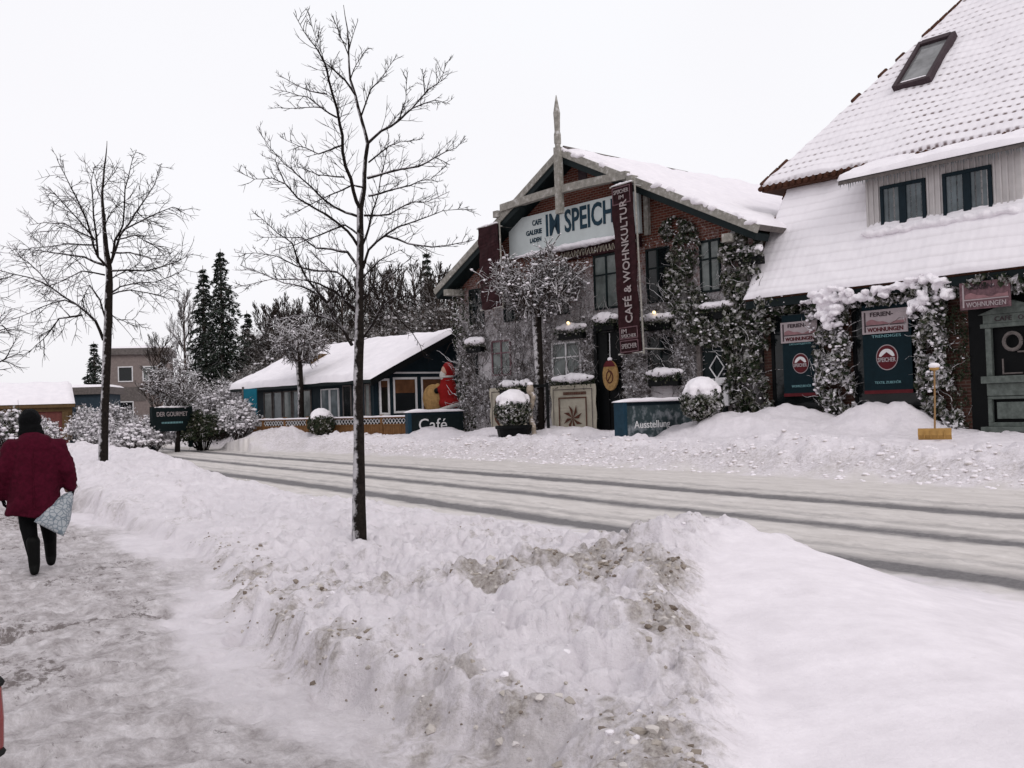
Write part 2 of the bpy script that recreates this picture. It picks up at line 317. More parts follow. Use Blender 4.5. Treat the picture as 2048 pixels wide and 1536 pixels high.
def text(s, name, mat, parent, x, y, z, width=None, height=.3, rot=None, ext=.008, align='LEFT', bold=0, shear=0):
    cu = bpy.data.curves.new('t', 'FONT'); cu.body = s; cu.extrude = ext; cu.size = 1; cu.align_x = 'LEFT'; cu.offset = bold; cu.shear = shear; cu.resolution_u = 3
    t = bpy.data.objects.new('t', cu); C.objects.link(t); dg = bpy.context.evaluated_depsgraph_get()
    me = bpy.data.meshes.new_from_object(t.evaluated_get(dg)); bpy.data.objects.remove(t)
    xs = [v.co.x for v in me.vertices]; ys = [v.co.y for v in me.vertices]
    x0, x1, y0, y1 = min(xs), max(xs), min(ys), max(ys); sy = height/(y1-y0); sx = width/(x1-x0) if width else sy
    for v in me.vertices:
        a, b, c = (v.co.x-x0)*sx, (v.co.y-y0)*sy, v.co.z
        if rot == 'up': a, b = -b, a
        v.co = (x+a, y-c, z+b)
    me.materials.clear(); me.materials.append(MATS[mat]); me.name = name
    o = bpy.data.objects.new(name, me); C.objects.link(o); o.parent = parent; return o
def copy_tree(o, parent=None):
    c = o.copy(); C.objects.link(c); c.parent = parent
    for ch in list(o.children): copy_tree(ch, c)
    return c

# ------------------------------------------------------------------ terrain
def _hash(ix, iy, seed):
    h = (ix.astype(np.int64)*374761393 + iy.astype(np.int64)*668265263 + seed*982451653) & 0xffffffff
    h = ((h ^ (h >> 13))*1274126177) & 0xffffffff
    return ((h ^ (h >> 16)) & 0xffffff)/float(0xffffff)
def vn(x, y, seed=0):
    ix, iy = np.floor(x), np.floor(y); fx, fy = x-ix, y-iy; fx = fx*fx*(3-2*fx); fy = fy*fy*(3-2*fy)
    a, b, c, d = _hash(ix, iy, seed), _hash(ix+1, iy, seed), _hash(ix, iy+1, seed), _hash(ix+1, iy+1, seed)
    return (a*(1-fx)+b*fx)*(1-fy)+(c*(1-fx)+d*fx)*fy
def fbm(x, y, sc_, oct=4, seed=0, gain=.5):
    s = 0; a = 1; t = 0
    for i in range(oct):
        s = s+a*(vn(x/sc_*2**i+17.3*i, y/sc_*2**i-9.1*i, seed+i)-.5); t += a; a *= gain
    return s/t*2
def ss(a, b, x): t = np.clip((x-a)/(b-a), 0, 1); return t*t*(3-2*t)
def gs(x, y, cx, cy, sx, sy, rot=0):
    c, s = math.cos(rot), math.sin(rot); dx, dy = x-cx, y-cy; a = dx*c+dy*s; b = -dx*s+dy*c
    return np.exp(-(a/sx)**2-(b/sy)**2)
def seg(x, y, ax, ay, bx, by, w):
    dx, dy = bx-ax, by-ay; L = dx*dx+dy*dy; t = np.clip(((x-ax)*dx+(y-ay)*dy)/L, 0, 1)
    return np.exp(-(((x-ax-t*dx)**2+(y-ay-t*dy)**2)/w**2))
def coords(x, y):
    return x*.848+y*.53, -x*.53+y*.848
def edges(v, w, x, y):
    pe = 2.25-.18*ss(3.5, 5.5, w)+.95*ss(6, 12, w)+.18*fbm(x, y, .9, 3, 3)+.1*fbm(x, y, .25, 2, 9)           # path / near bank
    ne = 7.3+.25*fbm(x, y, 1.7, 3, 5)+.3*np.sin(w*.22)                                   # near road edge
    fe = 15.45+.22*fbm(x, y, 1.5, 3, 6)-1.7*ss(26, 46, w)                                                # far road edge
    return pe, ne, fe
HEAPS = []            # snow heaped against the house fronts: (x, y, radius, radius, height, rot)
def clean_mask(x, y):
    """the smooth untouched drift on the right"""
    # boundary runs from the mound top towards the bottom of the picture
    bx = .62+.12*(y-4)+.30*ss(6.0, 8.6, y)+.16*fbm(x, y, .8, 3, 40)
    return ss(-.10, .35, x-bx)*(1-ss(8.2, 9.2, y+.3*x-.5))
def cells(x, y, sc_, seed, keep=.5):
    """broken lumps: domes around jittered points"""
    ix, iy = np.floor(x/sc_), np.floor(y/sc_); best = np.zeros_like(x)
    for dx in (-1, 0, 1):
        for dy in (-1, 0, 1):
            cx, cy = ix+dx, iy+dy; jx = (cx+.15+.7*_hash(cx, cy, seed))*sc_; jy = (cy+.15+.7*_hash(cx, cy, seed+1))*sc_
            r = sc_*(.30+.35*_hash(cx, cy, seed+2)); on = (_hash(cx, cy, seed+3) < keep)*(.4+.6*_hash(cx, cy, seed+4))
            ex = 1+.5*(_hash(cx, cy, seed+5)-.5); d2 = (((x-jx)*ex)**2+((y-jy)/ex)**2)/r**2
            best = np.maximum(best, on*np.sqrt(np.clip(1-d2, 0, 1))*r)
    return best
def height(x, y):
    v, w = coords(x, y); pe, ne, fe = edges(v, w, x, y)
    cm = clean_mask(x, y)
    n1, n2, n3 = fbm(x, y, 2.2, 4, 11), fbm(x, y, .55, 4, 12), fbm(x, y, .16, 3, 13)
    lump = np.abs(fbm(x, y, .38, 4, 14, .6))
    # path and road
    path = .03+.03*fbm(x, y, 1.2, 3, 21)+.024*fbm(x, y, .28, 3, 22)+.012*fbm(x, y, .09, 2, 23)-.34*cells(x, y, .31, 110, .6)+.3*cells(x, y, .09, 120, .35)
    road = .0+.016*fbm(x, y, .8, 3, 25)+.010*fbm(x, y, .12, 2, 26)+.25*cells(x, y, .16, 150, .3)*(np.abs(np.sin(v*1.5+.6)) > .8)
    for c, a in ((8.1, .02), (10.1, .012), (12.4, .018)): road = road-a*np.exp(-((v-c)/.28)**2)
    # near bank
    hb = .13*(1-ss(6.0, 8.6, w))+.25+.22*ss(14, 20, w)
    prof = (.74*ss(0, .24, v-pe)+.26*ss(.1, 1.1, v-pe))*(1-ss(-1.6, .0, v-ne)*.98)
    wx, wy = x+.12*n2, y+.12*n3
    bank = prof*(hb*.80+.08*n1)
    bank = bank + prof*(1-cm)*(.11*n2+.075*n3+.11*lump)*(.6+.4*ss(0,1,v-pe)) + prof*(1-cm)*(.45*cells(wx, wy, .34, 80, .45)+.75*cells(wx, wy, .15, 90, .55)+.9*cells(wx, wy, .07, 95, .55))*(.55+.45*(1-ss(9, 12, w)))
    bank = bank + prof*(.08*gs(x, y, -.2, 5.9, .9, .75, .4) + .07*seg(x, y, -.25, 7.2, 1.5, 8.5, .42)*(1-cm*.6))
    bank = bank + prof*(.17*seg(x, y, 1.75, 8.3, 2.25, 3.6, 1.0) + .02*gs(x, y, 1.6, 8.6, .5, .4))
    bank = bank - prof*.10*gs(x, y, .45, 5.0, .35, .8)*(1-cm) + .22*gs(x, y, -8.8, 23, 2.4, 3.4)*prof + .18*gs(x, y, -6.3, 17.5, 1.6, 2.2)*prof
    bank = bank - prof*.06*gs(x, y, -.7, 9.7, 1.4, .9) - prof*(.05+.17*ss(8.6, 5.0, y))*cm + prof*(.45*ss(19, 27, w)*ss(4.6, 6.4, v)*(.8+.6*n1))
    # far side
    q = v-fe
    far = .52*ss(0, 1.9, q)+.10*ss(2, 4.5, q)+ss(.2, 1.2, q)*(.10*n1+.07*n2+.03*n3+.10*lump*(1-ss(1.5, 3, q))+(.5*cells(x, y, .45, 130, .5)+.6*cells(x, y, .2, 140, .5))*(1-.7*ss(1.8, 4, q)))
    far = far+.12*np.exp(-((q-2.1)/.6)**2)*(.6+n1)
    for hx, hy, rx, ry, hh, ro in HEAPS: far = far+hh*np.exp(-(-np.log(np.maximum(gs(x, y, hx, hy, rx, ry, ro), 1e-30)))**1.5)*(1+.15*n2+.1*n1)
    far = far*(1-.34*gs(x, y, -3.4, 37.2, 2.6, 2.2))
    # behind the footpath on our side
    back = .03+.35*ss(-3, -4.2, v)*(1+.5*n1)+.3*ss(24, 34, w)*(.6+n1*.8)*ss(3.2, .5, v)
    h = np.where(v < pe, np.maximum(path, path*(v > -3)+back*(ss(-2.8, -3.4, v)+ss(22, 26, w) > 0)), np.where(v < ne, path*(1-ss(0, .3, v-pe))+bank, np.where(v < fe, road, road*(1-ss(0, .3, q))+far)))
    return h
def dirt(x, y):
    v, w = coords(x, y); pe, ne, fe = edges(v, w, x, y); cm = clean_mask(x, y)
    a = fbm(x, y, .55, 4, 31); b = fbm(x, y, .2, 3, 32)
    near = .16+.34*a+.2*b
    near = near+.50*seg(x, y, -1.6, 7.9, -.2, 7.0, .28)+.55*seg(x, y, -.2, 7.1, .75, 8.0, .22)+.55*gs(x, y, .62, 7.35, .36, .42)+.55*gs(x, y, 1.22, 7.0, .36, .5)
    near = near+.42*seg(x, y, 1.05, 7.0, .85, 4.3, .3)+.45*gs(x, y, .8, 5.6, .35, .4)+.08*gs(x, y, .35, 4.2, .8, .45)+.4*gs(x, y, 1.5, 8.7, .25, .25)
    near = near+.36*np.exp(-((v-pe-.16)/.30)**2)*(.75+a)-.10*ss(.6, 1.2, v-pe)*(1-ss(2.2, 2.8, v-pe))-.22*gs(x, y, .05, 5.6, .5, .7)
    cl = cells(x, y, .10, 200, .34)/.05+.7*cells(x, y, .19, 210, .22)/.09
    near = near+1.0*cl*np.clip(near+.22, 0, .55)-.06
    near = near*(1-cm*.97); near = near*(1-.45*ss(9, 12, w))
    q = v-fe
    farr = .46*np.exp(-((q-.8)/.9)**2)+.16*a*(1-ss(3, 5, q))+.22*np.exp(-((q-2.1)/.25)**2)*(b > .1)
    wob = .12*fbm(w*.3, v*.1, 3, 2, 50); trk = 0
    for c, s_, k in ((8.1, .31, 1.3), (8.8, .18, .4), (10.15, .30, 1.0), (10.9, .2, .4), (12.4, .34, 1.25), (13.2, .2, .4), (14.2, .15, .1), (9.2, .12, .2), (11.4, .14, .22)): trk = trk+k*np.exp(-((v-c-wob)/s_)**2)
    trk = trk-.15*ss(13.4, 15.2, v)
    pth = .5+.6*fbm(x, y, 1.6, 3, 60)+.45*seg(x, y, -4.2, 7.4, -2.9, 8.4, .12)+.5*seg(x, y, -4.2, 7.3, -6, 6.2, .12)-1.3*ss(-.7, -.3, v-pe)*(.65+.5*fbm(x, y, 2, 2, 61))
    pm = 1-ss(-.12, .30, v-pe+.5*fbm(x, y, .3, 3, 66)); rm = ss(-.25, .2, v-ne+.4*fbm(x, y, .4, 3, 67))*(1-ss(-.2, .7, v-fe+.5*fbm(x, y, .5, 3, 68)))
    return np.where(v < ne, near, farr), trk, pth, pm, rm, cm
def hz(x, y): return float(height(np.array([float(x)]), np.array([float(y)]))[0])

for (u_, s_, ru, rs, hh) in ((3.0, -.3, 1.1, .9, .50), (5.9, -.4, 1.25, 1.0, .52), (4.2, -1.2, 3.2, 1.5, .32), (1.2, -1.8, 1.6, 1.2, .16), (-1.2, -1.6, 1.6, 1.0, .25), (-5.4, -1.2, 1.6, .8, .25), (-9.4, -.9, 1.5, .8, .3), (2.3, -2.0, 1.5, .8, .25), (-12.4, -1.5, 1.2, 1.0, .35)):
    p = FP(u_, s_, 0); HEAPS.append((p.x, p.y, ru, rs, hh, FA))
for (x_, y_, rx, ry, hh) in ((-12.2, 46, 2.2, 1.5, .45), (-9.5, 45, 2.5, 1.5, .35), (-22, 56, 3, 3, .6)): HEAPS.append((x_, y_, rx, ry, hh, 0))

def build_terrain():
    az = np.concatenate([np.arange(-180, -39, 4.0), np.arange(-38, 38.01, .095), np.arange(40, 180, 4.0)])
    az = np.radians(az); na = len(az)
    r = [.4]
    while r[-1] < 3.3: r.append(r[-1]+.15)
    while r[-1] < 13: r.append(r[-1]*1.0042)
    while r[-1] < 70: r.append(r[-1]*1.0072)
    while r[-1] < 2600: r.append(r[-1]*1.12)
    r = np.array(r); nr = len(r)
    A, Rr = np.meshgrid(az, r); X = np.sin(A)*Rr; Y = np.cos(A)*Rr
    H = height(X, Y); far = ss(120, 300, Rr); H = H*(1-far)+.6*far
    D6 = dirt(X, Y); V, W = coords(X, Y); pe, ne, fe = edges(V, W, X, Y)
    zone = np.where(V < pe, np.where((V > -3.3) & (W < 90), 0, 3), np.where(V < ne, 1, np.where(V < fe, 2, 3)))
    zone[Rr > 260] = 3
    idx = np.arange(nr*na).reshape(nr, na)
    q = np.stack([idx[:-1], np.roll(idx, -1, 1)[:-1], np.roll(idx, -1, 1)[1:], idx[1:]], -1).reshape(-1, 4)[:, ::-1]
    qz = zone[:-1].reshape(-1)
    co = np.stack([X, Y, H], -1).reshape(-1, 3); dd = [d.reshape(-1) for d in D6]
    for z, nm, mt in ((0, 'footpath', 'ground_snow'), (1, 'snow_bank', 'ground_snow'), (2, 'road', 'ground_snow'), (3, 'snow_ground', 'ground_snow')):
        f = q[qz == z]; used = np.unique(f); remap = np.zeros(nr*na, int); remap[used] = np.arange(len(used)); f2 = remap[f]
        if z == 0:   # close the hole under the photographer
            ring = remap[idx[0]]
        me = bpy.data.meshes.new(nm); me.vertices.add(len(used)); me.vertices.foreach_set('co', co[used].ravel())
        nf = len(f2); me.loops.add(nf*4); me.loops.foreach_set('vertex_index', f2.ravel()); me.polygons.add(nf)
        me.polygons.foreach_set('loop_start', np.arange(nf)*4); me.polygons.foreach_set('loop_total', np.full(nf, 4)); me.update(calc_edges=True)
        me.polygons.foreach_set('use_smooth', [True]*nf)
        for an, d in zip(('dirt', 'track', 'tread', 'pathm', 'roadm', 'smooth'), dd): a_ = me.attributes.new(an, 'FLOAT', 'POINT'); a_.data.foreach_set('value', d[used].astype(np.float32))
        me.materials.append(MATS[mt]); o = bpy.data.objects.new(nm, me); C.objects.link(o); o['kind'] = 'structure'
build_terrain()

ICO_V = []; ICO_F = []
def _ico():
    bm = bmesh.new(); bmesh.ops.create_icosphere(bm, subdivisions=1, radius=1)
    for v in bm.verts: ICO_V.append(v.co.copy())
    for f in bm.faces: ICO_F.append(tuple(v.index for v in f.verts))
    bm.free()
_ico()
def lump(mb, c, r, sq=.7, rough=.35):
    a = Vector((random.gauss(0, 1), random.gauss(0, 1), random.gauss(0, 1)))
    q = Matrix.Rotation(random.uniform(0, 6.3), 3, a)
    mb.add([(c[0]+p.x, c[1]+p.y, c[2]+p.z*sq) for p in (q @ (v*r*random.uniform(1-rough, 1+rough)) for v in ICO_V)], ICO_F)
def clods():
    rng = np.random.RandomState(4); mb = MB()
    X = rng.uniform(-9, 2.6, 90000); Y = rng.uniform(3.4, 13, 90000); V, W = coords(X, Y); pe, ne, fe = edges(V, W, X, Y)
    D = dirt(X, Y)[0]; toe = np.exp(-((V-pe-.35)/.25)**2)*.35
    k = np.where((V > pe) & (V < ne) & (clean_mask(X, Y) < .25), np.clip((D+toe*(D > 0)-.30)*.9, 0, 1), 0)*(Y > 0)
    keep = (rng.rand(len(X)) < k*.45) & (Y < 13); X, Y = X[keep], Y[keep]
    H = height(X, Y); D = D[keep]
    for x, y, h, d in zip(X, Y, H, D):
        r = min(.03, .0065*math.exp(random.gauss(.4, .5)))*(1+.4*max(0, d-.5)); lump(mb, (x, y, h-r*.2), r)
    for cx, cy, n, rr, rs in ((-.08, 7.45, 9, .10, .06), (.6, 7.35, 60, .3, .04), (1.22, 7.0, 70, .3, .04), (.8, 5.55, 45, .25, .035), (.95, 4.4, 25, .25, .03), (-1.1, 5.9, 8, .12, .03), (.75, 4.0, 25, .3, .025)):
        for i in range(n):
            x, y = cx+random.gauss(0, rr*.6), cy+random.gauss(0, rr*.6); r = rs*random.uniform(.25, .9)
            if float(clean_mask(np.array([x]), np.array([y]))[0]) > .35: continue
            lump(mb, (x, y, hz(x, y)-r*.1), r)
    o = mb.build('snow_clods', 'clods', smooth=False); tag(o, 'scattered gritty lumps of frozen snow on the near snow bank', 'snow clods', kind='stuff')
    mb = MB(); X = rng.uniform(-12, 2.6, 16000); Y = rng.uniform(3.4, 20, 16000); V, W = coords(X, Y); pe, ne, fe = edges(V, W, X, Y); q = (V > pe+.05) & (V < ne-.2) & (clean_mask(X, Y) < .3) & (rng.rand(16000) < .06) & (np.abs(fbm(X, Y, .8, 3, 71)) > .12)
    X, Y = X[q], Y[q]; H = height(X, Y)
    for x, y, h in zip(X, Y, H): r = min(.03, .010*math.exp(random.gauss(.2, .5))); lump(mb, (x, y, h-r*.2), r, .7, .28)
    o = mb.build('snow_lumps', 'snow', smooth=False); tag(o, 'small white lumps of ploughed snow on the near snow bank', 'snow lumps', kind='stuff')
    mb = MB()                                        # crumbs on the far bank
    for i in range(1300):
        w_ = random.uniform(2, 42); v_ = 15.45+abs(random.gauss(.9, .8)); p = RV*v_+RW*w_
        if p.y < 8: continue
        r = random.uniform(.02, .08); lump(mb, (p.x, p.y, hz(p.x, p.y)-r*.1), r, .6, .2)
    o = mb.build('far_snow_clods', 'clod_white', smooth=True); tag(o, 'churned lumps of ploughed snow along the far edge of the road', 'snow clods', kind='stuff')
snowy('carved_wood', (.30,.25,.2), .3,.8,var=.35,scale=8,namp=.8)
plain('shovel_pole', (.25,.15,.07),.6)
plain('blue_wall', (.03,.045,.06),.7)
snowy('rimed_face', (.035,.05,.055), .0,.9,var=.3,scale=3,namp=1.3,snow=(.38,.39,.42))
snowy('clod_white', (.56, .52, .49), -.3, .5, var=.12)
clods()

# ------------------------------------------------------------------ snow sheets, leaf clouds, twigs
def snow_sheet(name, P, parent, nu=40, nv=20, th=.14, lump_=.05, mat='snow', seed=0, droop=.0, edge=.12):
    """snow lying on a quad P00,P10,P11,P01 (bottom-left, bottom-right, top-right, top-left) with rounded uneven edges"""
    a, b, c, d = [Vector(p) for p in P]; nrm = (b-a).cross(d-a).normalized(); mb = MB(); vs = []; fs = []
    W_ = (b-a).length; H_ = (d-a).length
    for j in range(nv+1):
        for i in range(nu+1):
            x, y = i/nu, j/nv; p = (a*(1-x)+b*x)*(1-y)+(d*(1-x)+c*x)*y
            e = min(x*W_, (1-x)*W_, y*H_, (1-y)*H_); k = min(1, e/edge); k = math.sqrt(max(0, 1-(1-k)**2))
            t = (th+mnoise.fractal(Vector((p.x*.9+seed, p.y*.9, p.z*.9)), 1, 2, 4)*lump_*1.6)*k
            vs.append(p+nrm*(max(.0, t)+.004)+Vector((0, 0, -droop*(1-y)**6*(.5+mnoise.noise(Vector((x*9+seed, 0, 0)))))))
    for j in range(nv):
        for i in range(nu): k = j*(nu+1)+i; fs.append((k, k+1, k+nu+2, k+nu+1))
    mb.add(vs, fs); o = mb.build(name, mat, parent, smooth=True); return o
def leaf(mb, p, r, n=None, up_=.25):
    n = n or Vector((random.gauss(0, 1), random.gauss(0, 1)-.6, random.gauss(0, 1)+up_)).normalized()
    a = n.orthogonal().normalized(); a.rotate(Matrix.Rotation(random.uniform(0, 6.3), 3, n)); b = n.cross(a)
    p = Vector(p); l = r*random.uniform(.7, 1.3); w_ = l*random.uniform(.45, .75)
    mb.add([p-a*l, p-b*w_+n*l*.15, p+a*l, p+b*w_+n*l*.15], [(0, 1, 2, 3)])
def leaf_blobs(mb, blobs, n, size, dens_noise=2.5):
    """leaves in a shallow cushion against the wall. blobs: (u, z, ru, rz, depth)"""
    tot = sum(b[2]*b[3] for b in blobs)
    for (u, z, ru, rz, dp) in blobs:
        for i in range(int(n*ru*rz/tot)):
            t = random.uniform(0, 6.283); q = math.sqrt(random.random()); x = u+ru*q*math.cos(t); zz = z+rz*q*math.sin(t)
            k = mnoise.noise(Vector((x*dens_noise, 3.3, zz*dens_noise)))
            if k < -.28: continue
            y = -dp*math.sqrt(max(0, 1-q*q*.8))*(.35+.65*random.random())*(1+.6*k)
            leaf(mb, (x, y, zz), size*random.uniform(.6, 1.3))
def pb(px, py, rx, ry, dp=.3, s=0):       # blob given by where it is seen
    u, z = U(px, py, s); u2, _ = U(px+rx, py, s); _, z2 = U(px, py-ry, s); return (u, z, abs(u2-u), abs(z2-z), dp)
def wiggle(p, d, L, n, amp, flat=True):
    pts = [Vector(p)]; d = Vector(d).normalized()
    for i in range(n):
        d = (d+Vector((random.gauss(0, amp), 0 if flat else random.gauss(0, amp), random.gauss(0, amp)))).normalized(); pts.append(pts[-1]+d*(L/n))
    return pts
def snow_cap(name, parent, L, D_, H_, base=(0, 0, 0), n=10, seed=1, mat='snow', voxel=.03):
    rs = random.Random(seed); mb = MB()
    for i in range(n):
        t = (i+.5)/n*2-1; e = math.sqrt(max(.12, 1-t*t*.85)); k = rs.uniform(.75, 1.1)
        mb.ell((base[0]+t*L*.86, base[1]+rs.uniform(-.05, .05)*D_, base[2]+H_*.18), (L/n*2.0, D_*e*k, H_*e*k))
    return merged(mb, name, mat, parent, voxel, 3, .02, 5)

# ------------------------------------------------------------------ the brick gable house
def gable_house():
    g = fthing('gable_house', 'red brick gabled house rimed with frost behind the small pollard tree', 'house', 0, 0, 0)
    UL, UR_, AP, ZE, ZA = -12.65, 1.45, -5.75, 6.35, 10.05
    mb = MB(); mb.prism([(UL, 0), (UR_, 0), (UR_, ZE), (AP, ZA), (UL, ZE)], 0, 17); mb.build('wall', 'brick', g)
    def slab(x0, z0, x1, z1, y0, y1, t): 
        d = Vector((x1-x0, 0, z1-z0)).normalized(); nn = Vector((-d.z, 0, d.x)); nn = nn if nn.z > 0 else -nn
        m_ = MB(); o = nn*t; p = [(x0, z0), (x1, z1), (x1+o.x, z1+o.z), (x0+o.x, z0+o.z)]
        if x1 < x0: p = p[::-1]
        m_.prism(p, y0, y1); return m_, nn
    rf = MB(); m1, n1 = slab(UL-.55, ZE-.12, AP, ZA+.12, -.62, 17, .16); m2, n2 = slab(UR_+.75, ZE+.02, AP, ZA+.12, -.62, 17, .16)
    rf.add(m1.v, m1.f); rf.add(m2.v, m2.f); roof = rf.build('roof', 'grey_wood', g)
    A0 = Vector((UR_+.78, -.6, ZE+.17)); A1 = Vector((AP, -.6, ZA+.29))
    snow_sheet('roof_snow', [A0, A0+Vector((0, 17.5, 0)), A1+Vector((0, 17.5, 0)), A1], roof, 110, 50, .10, .06, seed=3, edge=.12)
    B0 = Vector((UL-.58, -.6, ZE+.04)); B1 = Vector((AP, -.6, ZA+.29))
    snow_sheet('roof_snow', [B0+Vector((0, 17.5, 0)), B0, B1, B1+Vector((0, 17.5, 0))], roof, 60, 40, .13, .05, seed=9, edge=.16)
    # ridge capping and a batten poking through the snow
    mb = MB(); mb.tube([(AP, -.5, ZA+.40), (AP, 1.5, ZA+.36), (AP, 6, ZA+.31)], .05, 6); mb.build('ridge_cap', 'grey_wood', roof)
    for sx, x0, z0, nm in ((1, UL-.58, ZE-.26, 0), (-1, UR_+.78, ZE-.12, 1)):
        b = MB(); d = Vector((AP-x0, 0, ZA+.02-z0)).normalized(); nn = Vector((-d.z*sx, 0, abs(d.x)))
        def q(a, o, y0, y1): 
            P0 = Vector((x0, 0, z0))+nn*a; P1 = Vector((AP, 0, ZA+.02))+nn*a; P = [P0, P1, P1+nn*o, P0+nn*o]
            pl = [(p.x, p.z) for p in P]; b.prism(pl if sx > 0 else pl[::-1], y0, y1)
        q(.04, .24, -.70, -.62); b.build('bargeboard', 'rimed_board', g)
        b = MB(); q(-.16, .2, -.66, -.03); b.build('soffit', 'dark_green_paint', g)
    # snow lumps hanging over the right bargeboard
    mb = MB(); rs = random.Random(5)
    for i in range(30):
        t = rs.random()**1.3; p = A1.lerp(A0, t); mb.ell((p.x, -.6-rs.uniform(0, .08), p.z+.0+rs.uniform(-.03, .04)), (rs.uniform(.10, .28), .10, rs.uniform(.06, .12)), 8, 6)
    merged(mb, 'roof_snow', 'snow', roof, .05, 2, .03, 3)
    # collar beam, king post with its turned spire, corbels
    b = MB(); zb = 8.72
    rg = []
    for i in range(13):
        x = -8.95+(-2.62+8.95)*i/12; zz = zb+.10*math.sin(i/12*math.pi); rg.append([(x, -.78, zz), (x, -.56, zz), (x, -.56, zz+.26), (x, -.78, zz+.26)])
    b.loft(rg); b.build('collar_beam', 'rimed_board', g)
    b = MB(); b.box(AP-.12, AP+.12, -.86, -.66, 8.12, ZA+.35); prof = [(0, .12), (.1, .12), (.16, .15), (.5, .15), (.62, .12), (1.1, .135), (1.35, .15), (1.5, .12), (1.75, .075), (2.05, .012)]
    b.tube([(AP, -.76, ZA+.35+h*.88) for h, r in prof], [r*.8 for h, r in prof], 10); b.build('king_post', 'rimed_board', g)
    b = MB()
    for x, z in ((-9.2, 8.55), (-2.45, 8.55), (UL+.25, 6.0), (UR_-.2, 6.15)): b = MB(); b.box(x-.13, x+.13, -.8, -.0, z, z+.24); b.build('corbel', 'rimed_board', g)
    b = MB(); b.box(-2.5, -2.32, -.12, .02, 6.95, 8.5); b.build('wall_post', 'rimed_board', g)
    b = MB(); b.box(-5.55, -5.15, -.03, .01, 9.0, 9.8); b.build('gable_door', 'dark_ink', g)
    # windows: frame as a part, pane below it
    def win(u0, u1, z0, z1, pane='glass', fr='dark_green_paint', mull=1, name='window'):
        b = MB(); t = .07
        b.box(u0, u1, -.06, .02, z0, z0+t); b.box(u0, u1, -.06, .02, z1-t, z1); b.box(u0, u0+t, -.06, .02, z0+t, z1-t); b.box(u1-t, u1, -.06, .02, z0+t, z1-t)
        for k in range(mull): x = u0+(u1-u0)*(k+1)/(mull+1); b.box(x-.035, x+.035, -.055, .015, z0+t, z1-t)
        if z1-z0 > 1.2: b.box(u0+t, u1-t, -.05, .01, z0+(z1-z0)*.62, z0+(z1-z0)*.62+.05)
        f = b.build(name, fr, g, bevel=.008); p = MB(); p.box(u0+t*.5, u1-t*.5, -.02, -.012, z0+t*.5, z1-t*.5); p.build('pane', pane, f); return f
    win(-4.95, -3.75, 4.75, 6.6, 'pale_glass'); win(-2.55, -1.55, 4.75, 6.5); win(-.35, .45, 4.85, 6.45, 'pale_glass')
    win(-7.3, -6.2, 4.75, 6.5, 'pale_glass'); win(-9.8, -8.8, 4.75, 6.5); win(-11.9, -11.0, 4.6, 6.2)
    win(-2.6, -1.5, 2.45, 3.75); win(-7.2, -5.7, 2.3, 3.8, 'pale_glass', 'white_paint'); win(-10.6, -9.45, 2.75, 4.1, 'pale_glass', 'maroon_panel'); win(-12.2, -11.5, 2.5, 3.9)
    # frame and shutters of the entrance and of the door
    b = MB(); b.box(-4.95, -4.8, -.16, .02, .7, 4.0); b.box(-3.85, -3.7, -.16, .02, .7, 4.0); b.box(-4.95, -3.7, -.16, .02, 4.0, 4.14); b.box(-4.8, -4.35, -.1, .0, .7, 3.98); b.box(-4.3, -3.87, -.1, .0, .7, 3.98); b.build('entrance_door', 'black_paint', g, bevel=.01)
    b = MB(); b.box(-.52, -.36, -.14, .02, .7, 3.45); b.box(.62, .76, -.14, .02, .7, 3.45); b.box(-.52, .76, -.14, .02, 3.45, 3.6); b.build('door_frame', 'grey_wood', g)
    b = MB(); b.box(-.36, .62, -.06, .0, .7, 3.45); b.box(-.25, .1, -.09, -.05, 1.9, 3.3); b.box(.18, .52, -.09, -.05, 1.9, 3.3); b.box(-.25, .52, -.09, -.05, 1.0, 1.7); b.build('door', 'dark_green_paint', g, bevel=.01)
    # dark pots and boughs hanging in the upper windows
    return g
GH = gable_house()

def board_sign():
    g = fthing('fascia_sign', 'wide white sign board reading CAFE IM SPEICHER high on the brick gable', 'sign', -5.9, -.12, 7.05)
    b = MB(); b.box(-3.3, 3.25, -.05, .08, .0, 1.42); b.build('board', 'sign_white', g, bevel=.01)
    text('IM SPEICHER', 'lettering', 'letter_blue', g, -1.22, -.062, .52, 4.25, .80, bold=.02)
    text('CAFE', 'lettering', 'letter_blue', g, -1.95, -.062, 1.02, .5, .2, bold=.02); text('GALERIE', 'lettering', 'letter_blue', g, -2.3, -.062, .70, .85, .18, bold=.02); text('LADEN', 'lettering', 'letter_blue', g, -2.1, -.062, .42, .6, .16, bold=.02)
    snow_cap('snow_ledge', g, 3.3, .16, .12, (0, -.12, -.02), 26, 4, voxel=.035)
    g2 = fthing('frieze_board', 'brown painted frieze with pale scrollwork under the white sign board', 'board', -4.6, -.1, 6.62)
    b = MB(); b.box(-1.9, 1.9, -.03, .08, 0, .34); b.build('board', 'maroon_cloth', g2)
    b = MB(); random.seed(3)
    for i in range(26):
        x = -1.8+i*.14; pts = [(x+.05*math.cos(t), -.045, .17+.11*math.sin(t*1.3+i)) for t in np.linspace(0, 4.5, 9)]; b.tube(pts, .012, 4)
    b.build('scrollwork', 'cream', g2)
board_sign()

